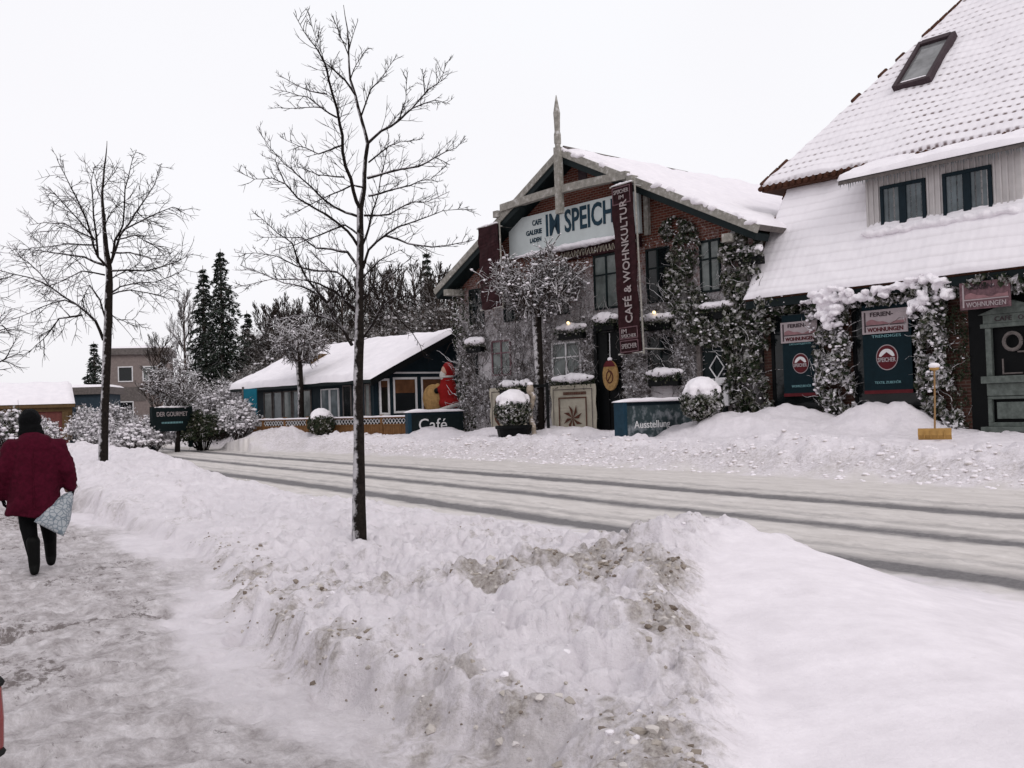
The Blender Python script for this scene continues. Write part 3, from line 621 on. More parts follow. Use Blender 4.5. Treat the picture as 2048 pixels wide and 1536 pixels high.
def banner(name, label, u0, u1, z0, z1, s, lettered, tilt):
    uc = (u0+u1)/2; W_ = u1-u0; H_ = z1-z0
    g = fthing(name, label, 'banner', uc, s, z0, tilt=tilt)
    rg = []; n = 26
    for i in range(n+1):
        z = H_*i/n; k = .02*math.sin(i*1.1)+.015*math.sin(i*.47); x0, x1 = -W_/2+.012*math.sin(i*.8), W_/2+.012*math.sin(i*.9+1)
        rg.append([(x0, -.02+k, z), (x0+(x1-x0)*.5, -.03-k, z), (x1, -.02+k, z), (x1, .01+k, z), (x0+(x1-x0)*.5, .0-k, z), (x0, .01+k, z)])
    b = MB(); b.loft(rg); b.build('cloth', 'maroon_cloth', g)
    b = MB()
    for z in (.02, H_): b.tube([(-W_/2-.08, 0, z), (W_/2+.08, 0, z)], .028, 8)
    for z in (.12, H_-.12): b.tube([(W_/2+.08, 0, z), (W_/2+.08, -s-.02, z+.0)], .025, 6)
    b.tube([(W_/2+.1, 0, -.05), (W_/2+.1, 0, H_+.1)], .03, 8); b.build('hanging_rod', 'rimed_board', g)
    if lettered:
        text('CAFÉ & WOHNKULTUR', 'lettering', 'banner_letter', g, .21, -.065, .98, 3.55+.35, .38, 'up', bold=.012)
        for z, h in ((H_-.62, .56), (.06, .38), (.48, .38)):
            b = MB(); t = .03; x0, x1 = -W_/2+.06, W_/2-.06
            b.box(x0, x1, -.066, -.058, z, z+t); b.box(x0, x1, -.066, -.058, z+h-t, z+h); b.box(x0, x0+t, -.066, -.058, z+t, z+h-t); b.box(x1-t, x1, -.066, -.058, z+t, z+h-t); b.build('logo_border', 'maroon_panel', g)
        text('SPEICHER', 'lettering', 'banner_letter', g, -.32, -.066, H_-.28, .64, .13); text('IM', 'lettering', 'banner_letter', g, -.1, -.066, H_-.46, .2, .12)
        text('IM', 'lettering', 'banner_letter', g, -.3, -.066, .66, .22, .14); text('SPEICHER', 'lettering', 'banner_letter', g, -.32, -.066, .52, .64, .11); text('SPEICHER', 'lettering', 'banner_letter', g, -.32, -.066, .18, .64, .15)
    snow_cap('snow_strip', g, W_/2, .05, .045, (0, 0, H_+.03), 6, 3, voxel=.02); return g
banner('lettered_banner', 'tall maroon banner reading CAFÉ & WOHNKULTUR hanging out from the brick gable', -2.88, -1.98, 3.12, 8.5, -1.0, True, R(-1.6))
banner('plain_banner', 'faded maroon banner without readable words left of the white sign board', -10.15, -9.0, 5.2, 8.3, -.8, False, R(-1.2))

# ------------------------------------------------------------------ the big tiled house on the right
SL_LO = (-.5, 4.42, 1.9, 7.98)          # lower slope: s, z at the eave; s, z at the top
KU = 1.0; UP0 = (1.45, 8.02)           # upper roof: start (s, z) and pitch
def roof_hit(px, py, s0, z0, k):        # where a ray meets a roof plane z = z0 + k (s - s0); returns (u, s)
    d = ray(px, py); a = (CAM-FO).dot(FN); b_ = d.dot(FN)
    t = (z0+k*(a-s0)-CAM.z)/(d.z-k*b_); p = CAM+d*t; return (p-FO).dot(FU), (p-FO).dot(FN)
def tiled_house():
    g = fthing('tiled_house', 'large steep roofed brick house with dormer and ivy clad front on the right', 'house', 0, 0, 0)
    U0, U1 = 1.62, 21
    s0, z0, s1, z1 = SL_LO
    b = MB()
    prof = [(0, 0), (0, 4.6), (1.75, 7.75), (15.5, 7.75), (17.2, 4.6), (17.2, 0)]
    k = len(prof); vs = [(U0+.25, s, z) for s, z in prof]+[(U1, s, z) for s, z in prof]
    b.add(vs, [tuple(range(k)), tuple(range(2*k-1, k-1, -1))]+[(i, i+k, (i+1) % k+k, (i+1) % k) for i in range(k)]); b.build('wall', 'dark_brick', g)
    def slab_roof(name, ua0, ub, sa, za, sb, zb, nu, nv, bare, amp, seedv, sk=0):
        me_v = []; fs = []; uvs = []; L = math.hypot(sb-sa, zb-za); nrm = Vector((0, -(zb-za)/L, (sb-sa)/L)); bv = []
        for j in range(nv+1):
            for i in range(nu+1):
                v = j/nv; ua = ua0+sk*v; u = ua+(ub-ua)*i/nu; dl = L*(1-v); p = Vector((u, sa+(sb-sa)*v, za+(zb-za)*v))
                st = (dl/.34) % 1; wv = math.cos(2*math.pi*u/.23)
                h = .10+amp*(st*.9+.35*wv)+mnoise.fractal(Vector((u*.55+seedv, v*L*.55, 0)), 1, 2, 4)*.08
                e = min(u-ua, ub-u, v*L, L-v*L); h *= min(1, .25+e/.12)
                me_v.append(p+nrm*h); uvs.append((u, dl)); bv.append(bare(u, v))
        for j in range(nv):
            for i in range(nu): q = j*(nu+1)+i; fs.append((q, q+1, q+nu+2, q+nu+1))
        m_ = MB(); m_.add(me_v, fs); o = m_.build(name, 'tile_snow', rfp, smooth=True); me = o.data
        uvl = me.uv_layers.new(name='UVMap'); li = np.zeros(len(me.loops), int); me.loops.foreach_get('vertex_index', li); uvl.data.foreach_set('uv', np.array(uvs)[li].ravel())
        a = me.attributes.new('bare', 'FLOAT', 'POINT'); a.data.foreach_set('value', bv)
    # tile body
    b = MB(); sa, za = UP0; sb = 8.9; zb = za+KU*(sb-sa); HK = .62; uh = .95+HK*(sb-sa); s_b = 2*sb-sa
    def slab(ua, ub, sa, za, sb, zb, th):
        n_ = Vector((0, -(zb-za), (sb-sa))).normalized()*th
        b.add([(ua, sa, za), (ub, sa, za), (ub, sb, zb), (ua, sb, zb), (ua, sa-n_.y*1, za-n_.z), (ub, sa-n_.y, za-n_.z), (ub, sb-n_.y, zb-n_.z), (ua, sb-n_.y, zb-n_.z)], [(0, 1, 2, 3), (7, 6, 5, 4), (0, 4, 5, 1), (1, 5, 6, 2), (2, 6, 7, 3), (3, 7, 4, 0)])
    b.add([(.95, sa, za), (U1, sa, za), (U1, sb, zb), (uh, sb, zb), (U1, s_b, za), (.95, s_b, za), (.95, sa, za-.14), (U1, sa, za-.14), (U1, s_b, za-.14), (.95, s_b, za-.14)], [(0, 1, 2, 3), (3, 2, 4, 5), (0, 3, 5), (6, 9, 8, 7), (0, 6, 7, 1), (5, 9, 6, 0), (4, 8, 9, 5), (1, 7, 8, 4, 2)]); slab(U0, U1, s0, z0, s1, z1, .14); rfp = b.build('roof', 'roof_tile', g)
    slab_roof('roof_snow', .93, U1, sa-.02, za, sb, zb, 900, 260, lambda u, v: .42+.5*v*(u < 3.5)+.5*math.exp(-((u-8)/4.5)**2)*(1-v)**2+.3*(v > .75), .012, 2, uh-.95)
    snow_sheet('roof_snow', [(.95, s_b, za), (.95, sa, za), (uh, sb-.05, zb), (uh, sb+.05, zb)], rfp, 40, 40, .1, .03, seed=5)
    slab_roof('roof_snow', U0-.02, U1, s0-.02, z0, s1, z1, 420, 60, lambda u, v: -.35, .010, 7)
    # row of tile noses at the upper eave and on the left verge
    b = MB(); u = .95
    while u < 14:
        b.tube([(u, sa-.10, za-.07), (u, sa+.25, za+.17)], .075, 7); u += .115*2
    b.build('eave_tiles', 'roof_tile', rfp)
    b = MB()
    for i in range(34):
        t = i*.26
        if 2 < i < 18 and random.random() < .72: continue
        b.tube([(.95+HK*t, sa+t, za+KU*t+.08), (.95+HK*(t+.22), sa+t+.22, za+KU*(t+.22)+.09)], .085, 7)
    b.build('verge_tiles', 'roof_tile', rfp)['kind'] = 'stuff'
    b = MB()
    for i in range(9):
        s = s0+.2+i*.27; z = z0+(z1-z0)/(s1-s0)*(s-s0)
        if random.random() < .35: continue
        b.tube([(U0, s, z+.05), (U0, s+.13, z+.05+.19)], .06, 7)
    b.build('verge_tiles', 'roof_tile', rfp)['kind'] = 'stuff'
    # dark fascia and soffit under the low eave
    b = MB(); b.box(U0+.03, U1, s0+.02, s0+.14, z0-.26, z0-.04); b.box(U0+.03, U1, s0+.14, .0, z0-.16, z0-.1); b.build('fascia', 'dark_green_paint', g)
    # roof window
    (ua, sa_), (ub, sb_) = roof_hit(1790, 195, *UP0, KU), roof_hit(1842, 105, *UP0, KU)
    uc, ud = roof_hit(1862, 180, *UP0, KU)[0], roof_hit(1914, 88, *UP0, KU)[0]; w0, w1 = (ua+ub)/2, (uc+ud)/2; print('SKY', ua, ub, uc, ud, sa_, sb_); L = math.hypot(1, KU)
    f = MB(); sl0, sl1 = sa_, sb_; cs = Vector((0, 1/L, KU/L)); nn = Vector((0, -KU/L, 1/L)); t0 = (sl1-sl0)*L
    O = Vector((w0, sl0, UP0[1]+KU*(sl0-UP0[0])+.12)); ww = w1-w0
    def rb(mb, x0, x1, y0, y1, h0, h1):
        P = [O+Vector((x, 0, 0))+cs*y+nn*h for h in (h0, h1) for x, y in ((x0, y0), (x1, y0), (x1, y1), (x0, y1))]; mb.add(P, [(0, 3, 2, 1), (4, 5, 6, 7), (0, 1, 5, 4), (1, 2, 6, 5), (2, 3, 7, 6), (3, 0, 4, 7)])
    fr = .14; rb(f, 0, fr, 0, t0, .02, .24); rb(f, ww-fr, ww, 0, t0, .02, .24); rb(f, fr, ww-fr, 0, fr, .02, .22); rb(f, fr, ww-fr, t0-fr*1.6, t0, .02, .26)
    fo = f.build('roof_window', 'dark_ink', g, bevel=.01); p = MB(); rb(p, fr, ww-fr, fr, t0-fr*1.6, .12, .16); p.build('pane', 'skylight_glass', fo)
    mb = MB(); 
    for i in range(7): q = O+Vector((ww*(.25+.09*i), 0, 0))+cs*(.18)+nn*.17; mb.ell(q, (.13, .09, .05), 8, 6)
    merged(mb, 'sill_snow', 'snow', fo, .03, 2)
    # dormer
    d0, d1 = 4.95, 9.05; sf = .55; zb_ = 5.95; zt = 7.42
    b = MB(); b.add([(d0, sf, zb_), (d1, sf, zb_), (d1, sf, zt), (d0, sf, zt), (d0, 2.1, zb_), (d1, 2.1, zb_), (d1, 2.1, 8.0), (d0, 2.1, 8.0)], [(0, 1, 2, 3), (0, 3, 7, 4), (1, 5, 6, 2), (4, 7, 6, 5), (0, 4, 5, 1), (3, 2, 6, 7)])
    x = d0+.03
    while x < d1-.05:                      # board-and-batten cladding
        b.box(x, x+.045, sf-.03, sf-.001, zb_+.02, zt-.02); x += .155
    dm = b.build('dormer', 'cladding', g)
    b = MB(); b.add([(d0-.55, .12, 7.40), (d1+.55, .12, 7.40), (d1+.55, 1.9, 8.12), (d0-.55, 1.9, 8.12), (d0-.55, .12, 7.30), (d1+.55, .12, 7.30), (d1+.55, 1.9, 8.02), (d0-.55, 1.9, 8.02)], [(0, 1, 2, 3), (7, 6, 5, 4), (0, 4, 5, 1), (1, 5, 6, 2), (2, 6, 7, 3), (3, 7, 4, 0)])
    dr = b.build('dormer_roof', 'grey_wood', dm)
    snow_sheet('dormer_snow', [(d0-.57, .09, 7.41), (d1+.57, .09, 7.41), (d1+.57, 1.6, 8.0), (d0-.57, 1.6, 8.0)], dr, 90, 16, .13, .05, seed=11)
    b = MB(); random.seed(8)
    x = d0-.5
    while x < d1+.5:                       # icicles on the dormer gutter
        h = random.uniform(.04, .2); b.tube([(x, .14, 7.31), (x, .14, 7.31-h)], [.014, .002], 5); x += random.uniform(.04, .11)
    b.build('icicles', 'curtain_glass', dr)['kind'] = 'stuff'
    for u0_, u1_ in ((5.40, 6.66), (7.12, 8.36)):
        b = MB(); t = .09; za_, zb2 = 5.92, 7.13; y0, y1 = sf-.075, sf-.002
        b.box(u0_, u1_, y0, y1, za_, za_+t); b.box(u0_, u1_, y0, y1, zb2-t, zb2)
        um = (u0_+u1_)/2
        for xa, xb in ((u0_, u0_+t), (u1_-t, u1_), (um-.10, um+.10)): b.box(xa, xb, y0, y1, za_+t, zb2-t)
        f = b.build('window', 'blue_paint', dm, bevel=.008); p = MB(); p.box(u0_+t*.6, u1_-t*.6, sf-.03, sf-.012, za_+t*.6, zb2-t*.6); p.build('pane', 'curtain_glass', f)
    mb = MB(); random.seed(2)
    for i in range(34): mb.ell((d0+(d1-d0)*(i+.5)/34, sf-.16+random.uniform(-.03, .03), 5.88+random.uniform(-.05, .04)), (.14, .2, random.uniform(.07, .16)), 8, 6)
    merged(mb, 'sill_snow', 'snow', dm, .04, 2)
    # ground floor openings
    def win(u0, u1, z0, z1):
        b = MB(); t = .1; b.box(u0, u1, -.05, .02, z0, z0+t); b.box(u0, u1, -.05, .02, z1-t, z1); b.box(u0, u0+t, -.05, .02, z0+t, z1-t); b.box(u1-t, u1, -.05, .02, z0+t, z1-t)
        f = b.build('window', 'black_paint', g, bevel=.008); p = MB(); p.box(u0+.05, u1-.05, -.02, -.012, z0+.05, z1-.05); p.build('pane', 'glass', f)
    win(2.15, 3.85, 1.2, 4.1); win(4.75, 6.7, 1.2, 4.1)
    # recessed porch with carved dresser-like door
    b = MB(); b.box(7.55, 7.9, -.02, .03, .4, 4.1); b.build('porch_pillar', 'dark_brick', g)
    p = MB(); p.box(7.9, 10.6, -.03, .002, .4, 4.1); p.build('porch_panel', 'black_paint', g)
    d = MB(); X0, X1 = 8.35, 9.75; y = -.16
    d.box(X0, X0+.14, y, -.03, 1.95, 3.1); d.box(X1-.14, X1, y, -.03, 1.95, 3.1); d.box(X0-.1, X1+.1, y-.03, -.03, 3.1, 3.2); d.box(X0-.04, X1+.04, y, -.03, 3.2, 3.42)
    d.prism([(X0-.15, 3.42), (X1+.15, 3.42), ((X0+X1)/2, 3.72)], y-.04, -.03); d.box(X0-.1, X1+.1, y-.1, -.03, 1.78, 1.95); d.box(X0, X1, y-.02, -.03, 1.48, 1.78)
    for a, bb, c, e in ((X0, X0+.1, .85, 1.4), (X1-.1, X1, .85, 1.4)): d.box(a, bb, y, -.03, c, e)
    d.box(X0, X1, y, -.03, .75, .85); d.box(X0, X1, y, -.03, 1.4, 1.47); d.box(X0+.2, X1-.2, y+.03, -.03, .93, 1.33); d.box(X0-.1, X1+.1, y-.2, -.03, .62, .75)
    do = d.build('door', 'door_paint', g, bevel=.012)
    b = MB(); t = np.linspace(0, 2*math.pi, 17); b.tube([(9.0+.2*math.cos(a), y-.02, 2.75+.2*math.sin(a)) for a in t], .045, 6); b.tube([(8.75, y+.0, 1.98), (8.75, y, 2.35)], .02, 5); b.tube([(8.75, y, 2.0), (9.2, y, 2.0)], .02, 5); b.tube([(9.1, y, 2.5), (9.6, y, 2.5)], .02, 5); b.build('wreath', 'grey_wood', do)
    text('CAFE', 'lettering', 'dark_ink', do, 8.6, y-.012, 3.25, .4, .11); text('OFEN', 'lettering', 'dark_ink', do, 9.15, y-.012, 3.25, .4, .11)
    return g
plain('door_paint', (.10, .115, .105), .6, .35, 7)
TH = tiled_house()

# two hanging window signs with the round emblem and one over the door
def round_sign(name, label, u0, u1, z0, z1, top, bot):
    W_ = u1-u0; H_ = z1-z0; g = fthing(name, label, 'sign', (u0+u1)/2, -.14, z0)
    b = MB(); b.box(-W_/2, W_/2, -.02, .02, 0, H_); b.build('board', 'green_cloth', g, bevel=.006)
    b = MB(); b.box(-W_/2, W_/2, -.03, -.021, 0, .09); b.build('red_strip', 'red_ink', g)
    zc = H_*.40; rr = W_*.225; t = np.linspace(0, 2*math.pi, 41)[:-1]
    def disc(nm, m_, r, y0, y1, par=g): b = MB(); b.prism([(r*math.cos(a), zc+r*1.08*math.sin(a)) for a in t], y0, y1); return b.build(nm, m_, par)
    e = disc('emblem', 'pale_sign', rr, -.032, -.021); disc('emblem_disc', 'red_ink', rr*.93, -.038, -.033, e)
    b = MB(); r = rr*.72; top_ = [(r*math.cos(a), zc+r*math.sin(a)) for a in np.linspace(R(8), R(172), 20)]
    b.prism(top_+[(-r*.35, zc+r*.05), (0, zc+r*.5), (r*.35, zc+r*.05)], -.043, -.039); b.build('emblem_roof', 'white_paint', e)
    b = MB(); b.prism([(-r*.85, zc-.0), (r*.85, zc), (0, zc+r*.62)], -.048, -.044); b.build('emblem_gable', 'red_ink', e)
    text('SPEICHER', 'lettering', 'pale_sign', g, -rr*.82, -.05, zc-rr*.38, rr*1.64, rr*.38, bold=.02)
    text(top, 'lettering', 'teal_ink', g, -W_*.3, -.03, H_*.625, W_*.6, .07); text(bot, 'lettering', 'teal_ink', g, -W_*.27, -.03, H_*.11, W_*.54, .08)
def let_sign(name, label, u0, u1, z0, z1, s, red_low=False):
    W_ = u1-u0; H_ = z1-z0; g = fthing(name, label, 'sign', (u0+u1)/2, s, z0)
    b = MB(); b.box(-W_/2, W_/2, -.02, .02, 0, H_); b.build('board', 'pale_sign' if not red_low else 'maroon_panel', g, bevel=.005)
    b = MB(); x0 = -W_/2+.07; b.box(x0, x0+.04, -.03, -.021, .05, H_-.05); b.box(x0+.04, W_/2-.04, -.03, -.021, H_*.33, H_*.37); b.build('emblem_bar', 'dark_ink' if not red_low else 'pale_sign', g)
    x0 += .06; n = 14; top_ = [(x0+(W_/2-.05-x0)*i/n, H_*(.50+.12*math.sin(i/n*math.pi*2+.4)*(.5+.5*math.sin(i)))) for i in range(n+1)]
    b = MB(); b.prism([(x0, H_*.38), (W_/2-.05, H_*.38)]+top_[::-1], -.028, -.021); b.build('emblem_hills', 'pink_ink', g)
    text('FERIEN-', 'lettering', 'dark_ink', g, x0+.12, -.03, H_*.72, W_*.5, H_*.18, bold=.01); text('WOHNUNGEN', 'lettering', 'red_ink' if not red_low else 'pale_sign', g, x0+.03, -.03, H_*.08, W_*.78, H_*.18, bold=.01)
round_sign('window_sign', 'dark green board with round red SPEICHER emblem, in the left window of the tiled house', 2.62, 3.78, 1.62, 3.9, 'CAFÉ & ANTIQUITÄTEN', 'WOHNZUBEHÖR')
round_sign('window_sign', 'dark green board with round red SPEICHER emblem, in the window nearer the yellow shovel', 5.12, 6.48, 1.62, 3.95, 'TRENDIGES', 'TEXTIL ZUBEHÖR')
let_sign('letting_sign', 'pale FERIEN-WOHNUNGEN sign over the round emblem in the left window', 2.60, 3.78, 3.12, 3.70, -.18)
let_sign('letting_sign', 'pale FERIEN-WOHNUNGEN sign over the round emblem nearer the yellow shovel', 5.14, 6.42, 3.18, 3.80, -.18)
let_sign('letting_sign', 'dull pink FERIEN-WOHNUNGEN sign over the carved door', 7.95, 9.15, 3.55, 4.2, -.5, True)

# ------------------------------------------------------------------ ivy and frosted creeper
def ivy(name, label, blobs, n, size, mats, snowbits=0, snow_r=.07, stems=0):
    u = sum(b[0] for b in blobs)/len(blobs); z = min(b[1]-b[3] for b in blobs); g = fthing(name, label, 'climbing plant', u, 0, z)
    L = [(b[0]-u, b[1]-z, b[2], b[3], b[4]) for b in blobs]
    for k, (m_, fr) in enumerate(mats):
        mb = MB(); leaf_blobs(mb, L, n*fr, size); mb.build('foliage', m_, g)
    if stems:
        mb = MB()
        for i in range(stems):
            b = random.choice(L); p = (b[0]+random.uniform(-1, 1)*b[2], -random.uniform(.03, b[4]), b[1]-b[3]*random.random())
            pts = wiggle(p, (random.gauss(0, .6), random.gauss(0, .2), 1), b[3]*random.uniform(.5, 1.3), 7, .35, False); mb.tube(pts, [.012*(1-i_/9) for i_ in range(len(pts))], 3)
        mb.build('stems', 'bark_frost', g)
    if snowbits:
        mb = MB(); tot = sum(b[2]*b[3] for b in L)
        for b in L:
            for i in range(int(snowbits*b[2]*b[3]/tot)+1):
                t = random.uniform(0, 6.28); q = math.sqrt(random.random()); x, zz = b[0]+b[2]*q*math.cos(t), b[1]+b[3]*q*math.sin(t)
                if mnoise.noise(Vector((x*1.6, 1, zz*1.6))) < -.05: continue
                lump(mb, (x, -b[4]*math.sqrt(max(0, 1-q*q*.8))*random.uniform(.8, 1.1), zz), snow_r*random.uniform(.35, 1.15), .65, .25)
        mb.build('snow', 'snow', g, smooth=True)['kind'] = 'stuff'
    return g
random.seed(21)
IV = (('ivy_leaf', .75), ('ivy_dark', .25))
ivy('ivy', 'dark ivy between the upper windows of the brick gable house', [pb(1370, 500, 36, 60, .3), pb(1365, 570, 34, 60, .35), pb(1385, 630, 44, 45, .4), pb(1350, 460, 28, 26, .25)], 2800, .075, IV, 90, .04, 60)
ivy('ivy', 'ivy around the dark green door and its flower box', [pb(1430, 660, 60, 35, .5), pb(1400, 620, 30, 40, .45), pb(1465, 640, 40, 40, .5)], 2000, .075, IV, 90, .05, 30)
ivy('ivy', 'thick snowy ivy column on the corner between the two houses', [pb(1490, 690, 40, 60, .5), pb(1500, 760, 44, 66, .55), pb(1515, 820, 40, 40, .5), pb(1490, 560, 36, 70, .5), pb(1490, 500, 44, 42, .6), pb(1530, 650, 26, 50, .45)], 4800, .08, IV, 160, .05, 90)
ivy('ivy', 'ivy pillar heaped with snow between the two windows with round emblems', [pb(1665, 640, 42, 46, .55), pb(1672, 700, 38, 60, .5), pb(1678, 770, 40, 56, .5), pb(1690, 830, 36, 36, .5)], 3600, .08, (('ivy_leaf', .4), ('ivy_white', .45), ('ivy_dark', .15)), 260, .06, 60)
ivy('ivy', 'ivy pillar behind the yellow shovel at the porch', [pb(1865, 620, 36, 50, .6), pb(1868, 690, 34, 60, .5), pb(1878, 770, 36, 60, .5), pb(1895, 840, 36, 44, .45)], 3600, .08, IV+(('ivy_white', .35),), 220, .055, 60)
ivy('ivy', 'long garland of ivy under the low eave of the tiled house', [pb(x, 600-(x-1550)*.088+6, 44, 24, .5) for x in range(1545, 2110, 34)], 6800, .085, IV+(('ivy_white', .3),), 160, .05, 60)
ivy('dark_creeper', 'bare leafy creeper on the porch pillar right of the ivy', [pb(1925, 760, 20, 110, .12), pb(1915, 660, 24, 50, .15)], 900, .04, (('ivy_dark', 1),), 20, .03, 10)
ivy('ivy', 'dark ivy on the left corner of the brick gable house', [pb(928, 640, 22, 70, .25), pb(930, 760, 16, 60, .2), pb(940, 830, 18, 40, .25)], 1300, .06, (('ivy_dark', .6), ('ivy_leaf', .4)), 120, .05, 60)
# snow pillows on the garland
def pillows():
    for name, label, pts in (('snow_pillow', 'snow pillow on the ivy garland above the left round emblem', [(1640, 590), (1660, 583), (1680, 582), (1668, 600), (1650, 607), (1668, 620), (1690, 592), (1645, 625), (1664, 642), (1625, 595)]),
                             ('snow_pillow', 'snow pillow on the ivy garland above the yellow shovel', [(1790, 575), (1815, 567), (1840, 560), (1865, 560), (1885, 565), (1765, 584), (1740, 588), (1715, 592), (1858, 590), (1845, 600), (1835, 612), (1880, 585)])):
        u, z = U(*pts[0], -.55); g = fthing(name, label, 'snow', u, -.55, z-.3); mb = MB(); rs = random.Random(6)
        for px, py in pts:
            a, b = U(px, py, -.55)
            for k in range(6): mb.ell((a-u+rs.uniform(-.2, .2), rs.uniform(-.1, .2), b-z+.3+rs.uniform(-.12, .10)), (rs.uniform(.06, .19), .14, rs.uniform(.05, .12)), 10, 8)
        o = merged(mb, 'snow', 'snow', None, .028, 2, .05, 7); o.parent = g
pillows()
# creeper: thousands of frosted twigs over the lower wall
def creeper():
    g = fthing('frosted_creeper', 'leafless creeper thick with frost over the wall of the brick gable house', 'climbing plant', -5.6, 0, .5)
    random.seed(31); holes = [(-5.0, -3.65, .5, 4.2), (-.6, .8, .4, 3.6), (-2.7, -1.45, 2.45, 3.7), (-5.0, -3.7, 4.7, 6.6), (-2.6, -1.5, 4.7, 6.5), (-.4, .5, 4.8, 6.4), (-7.2, -5.7, 2.3, 3.8), (-10.6, -9.4, 2.7, 4.1)]
    for part, n, rad, mt, nl in (('stems', 520, .016, 'bark_frost', 9), ('twigs', 9000, .0085, 'rime_twig', 5)):
        mb = MB()
        for i in range(n):
            for _ in range(20):
                x = random.uniform(-12.6, 1.2); z = .5+(abs(random.gauss(0, 1))*1.7 if part == 'twigs' else random.random()*1.5)+ (random.random()*2.2)
                if z < 6.9 and not any(a < x < b and c < z < d for a, b, c, d in holes) and mnoise.noise(Vector((x*.8, 5, z*.8)))+.5*mnoise.noise(Vector((x*2.4, 8, z*2.4))) > -.25: break
            L = random.uniform(.5, 1.8) if part == 'stems' else random.uniform(.15, .6)
            y = -random.uniform(.02, .10 if part == 'stems' else .2)
            pts = wiggle((x+5.6, y, z-.5), (random.gauss(0, 1), 0, abs(random.gauss(.4, 1)) if part == 'stems' else random.gauss(0, .8)), L, nl, .28); mb.tube(pts, [rad*random.uniform(.7, 1.2)*(1-.6*k/nl) for k in range(len(pts))], 3)
        mb.build(part, mt, g)
    mb = MB()
    for i in range(13000):
        for _ in range(20):
            x = random.uniform(-12.6, 1.2); z = .5+abs(random.gauss(0, 2.0))+random.random()*1.8
            if z < 6.9 and not any(a < x < b and c < z < d for a, b, c, d in holes) and mnoise.noise(Vector((x*.8, 5, z*.8)))+.5*mnoise.noise(Vector((x*2.4, 8, z*2.4))) > -.15: break
        leaf(mb, (x+5.6, -random.uniform(.02, .2), z-.5), random.uniform(.02, .05))
    mb.build('frosted_leaves', 'ivy_white', g)
creeper()
print('part2 done')
# ------------------------------------------------------------------ trees
def twigs_along(mb, pts, r, step, L0, rng, up=.25, sub=3, tw=.0035):
    """fine twigs on both sides of a limb"""
    acc = 0; side = 1; tot = sum((pts[i+1]-pts[i]).length for i in range(len(pts)-1)); done = 0
    for i in range(len(pts)-1):
        a, b = pts[i], pts[i+1]; d = (b-a); l = d.length
        if l < 1e-6: continue
        d = d/l; x = 0
        while x < l:
            t = (done+x)/tot
            if t > .12:
                side = -side; q = Vector((rng.gauss(0, 1), rng.gauss(0, 1), rng.gauss(0, 1))); q = (q-d*q.dot(d)).normalized()
                dr = (d*rng.uniform(.5, 1.1)+q*rng.uniform(.6, 1.1)+Vector((0, 0, up*rng.uniform(.2, 1.6)))).normalized()
                L = L0*rng.uniform(.35, 1.15)*(1-.55*t); tp = [a+d*x]; dd = dr
                for k in range(4):
                    dd = (dd+Vector((rng.gauss(0, .16), rng.gauss(0, .16), rng.gauss(0, .14)+up*.18))).normalized(); tp.append(tp[-1]+dd*(L/4))
                mb.tube(tp, [tw*1.5, tw*1.25, tw*1.1, tw*.9, tw*.6], 3, False)
                for k in range(sub):
                    j = rng.choice((1, 2, 2, 3)); q = Vector((rng.gauss(0, 1), rng.gauss(0, 1), rng.gauss(0, .8))).normalized(); e = (dr*.8+q*.8+Vector((0, 0, up*.5))).normalized(); l2 = L*rng.uniform(.2, .5)
                    mb.tube([tp[j], tp[j]+e*l2*.5, tp[j]+(e+Vector((0, 0, up*.3)))*l2], [tw, tw*.8, tw*.5], 3, False)
            x += step*rng.uniform(.6, 1.5)
        done += l
def drawn_tree(name, label, Y, trunk, tr, limbs, rng, step, L0, tw, up, sub, zlow, rk, group, depthk=.75, kmin=.7):
    base = at(trunk[0][0], trunk[0][1], Y); base.z = zlow
    g = thing(name, label, 'tree', base, 0, group)
    T = [at(px, py, Y)-base for px, py in trunk]; T[0] = Vector((T[0].x, T[0].y, -.25))
    T2 = []; R2 = []
    for i in range(len(T)-1):
        for k in range(4):
            t = k/4; p = T[i].lerp(T[i+1], t); T2.append(p+Vector((mnoise.noise(p*2.3), mnoise.noise(p*2.3+Vector((9, 0, 0))), 0))*.02); R2.append((tr[i]*(1-t)+tr[i+1]*t)*(1+.10*mnoise.noise(p*6)))
    T2.append(T[-1]); R2.append(tr[-1]); mb = MB(); mb.tube(T2, R2, 12); mb.build('trunk', 'trunk_bark', g, smooth=True)
    cr_ = MB()
    for li, L in enumerate(limbs):
        k = rng.choice((-1, 1))*rng.uniform(.25, depthk); k = (li*.6180339 % 1*2-1)*depthk; P = [Vector(at(px, py, Y))-base for px, py in L]
        P0 = P[0]; o = []
        for p in P:
            dx = (p-P0).length; Yn = Y+k*dx*(.8 if dx < 1 else 1)
            # same picture position, pushed nearer or farther
            o.append(None if False else (CAM+(p+base-CAM)*(Yn/Y))-base)
        # smooth with midpoints
        Q = []
        for i in range(len(o)-1):
            Q.append(o[i]); Q.append((o[i]+o[i+1])*.5+Vector((rng.gauss(0, .012), rng.gauss(0, .012), rng.gauss(0, .012)))*(o[i+1]-o[i]).length*2)
        Q.append(o[-1]); tot = sum((Q[i+1]-Q[i]).length for i in range(len(Q)-1)); ra = rk*(.35+tot*kmin)
        n = len(Q); cr_.tube(Q, [max(tw*1.2, ra*(1-i/(n-1))**.85) for i in range(n)], 6)
        twigs_along(cr_, Q, ra, step, L0*min(1.3, .5+tot*.45), rng, up, sub, tw)
    cr_.build('crown', 'bark', g); return g
rng = random.Random(12)
TG = 'young bare trees along the street'
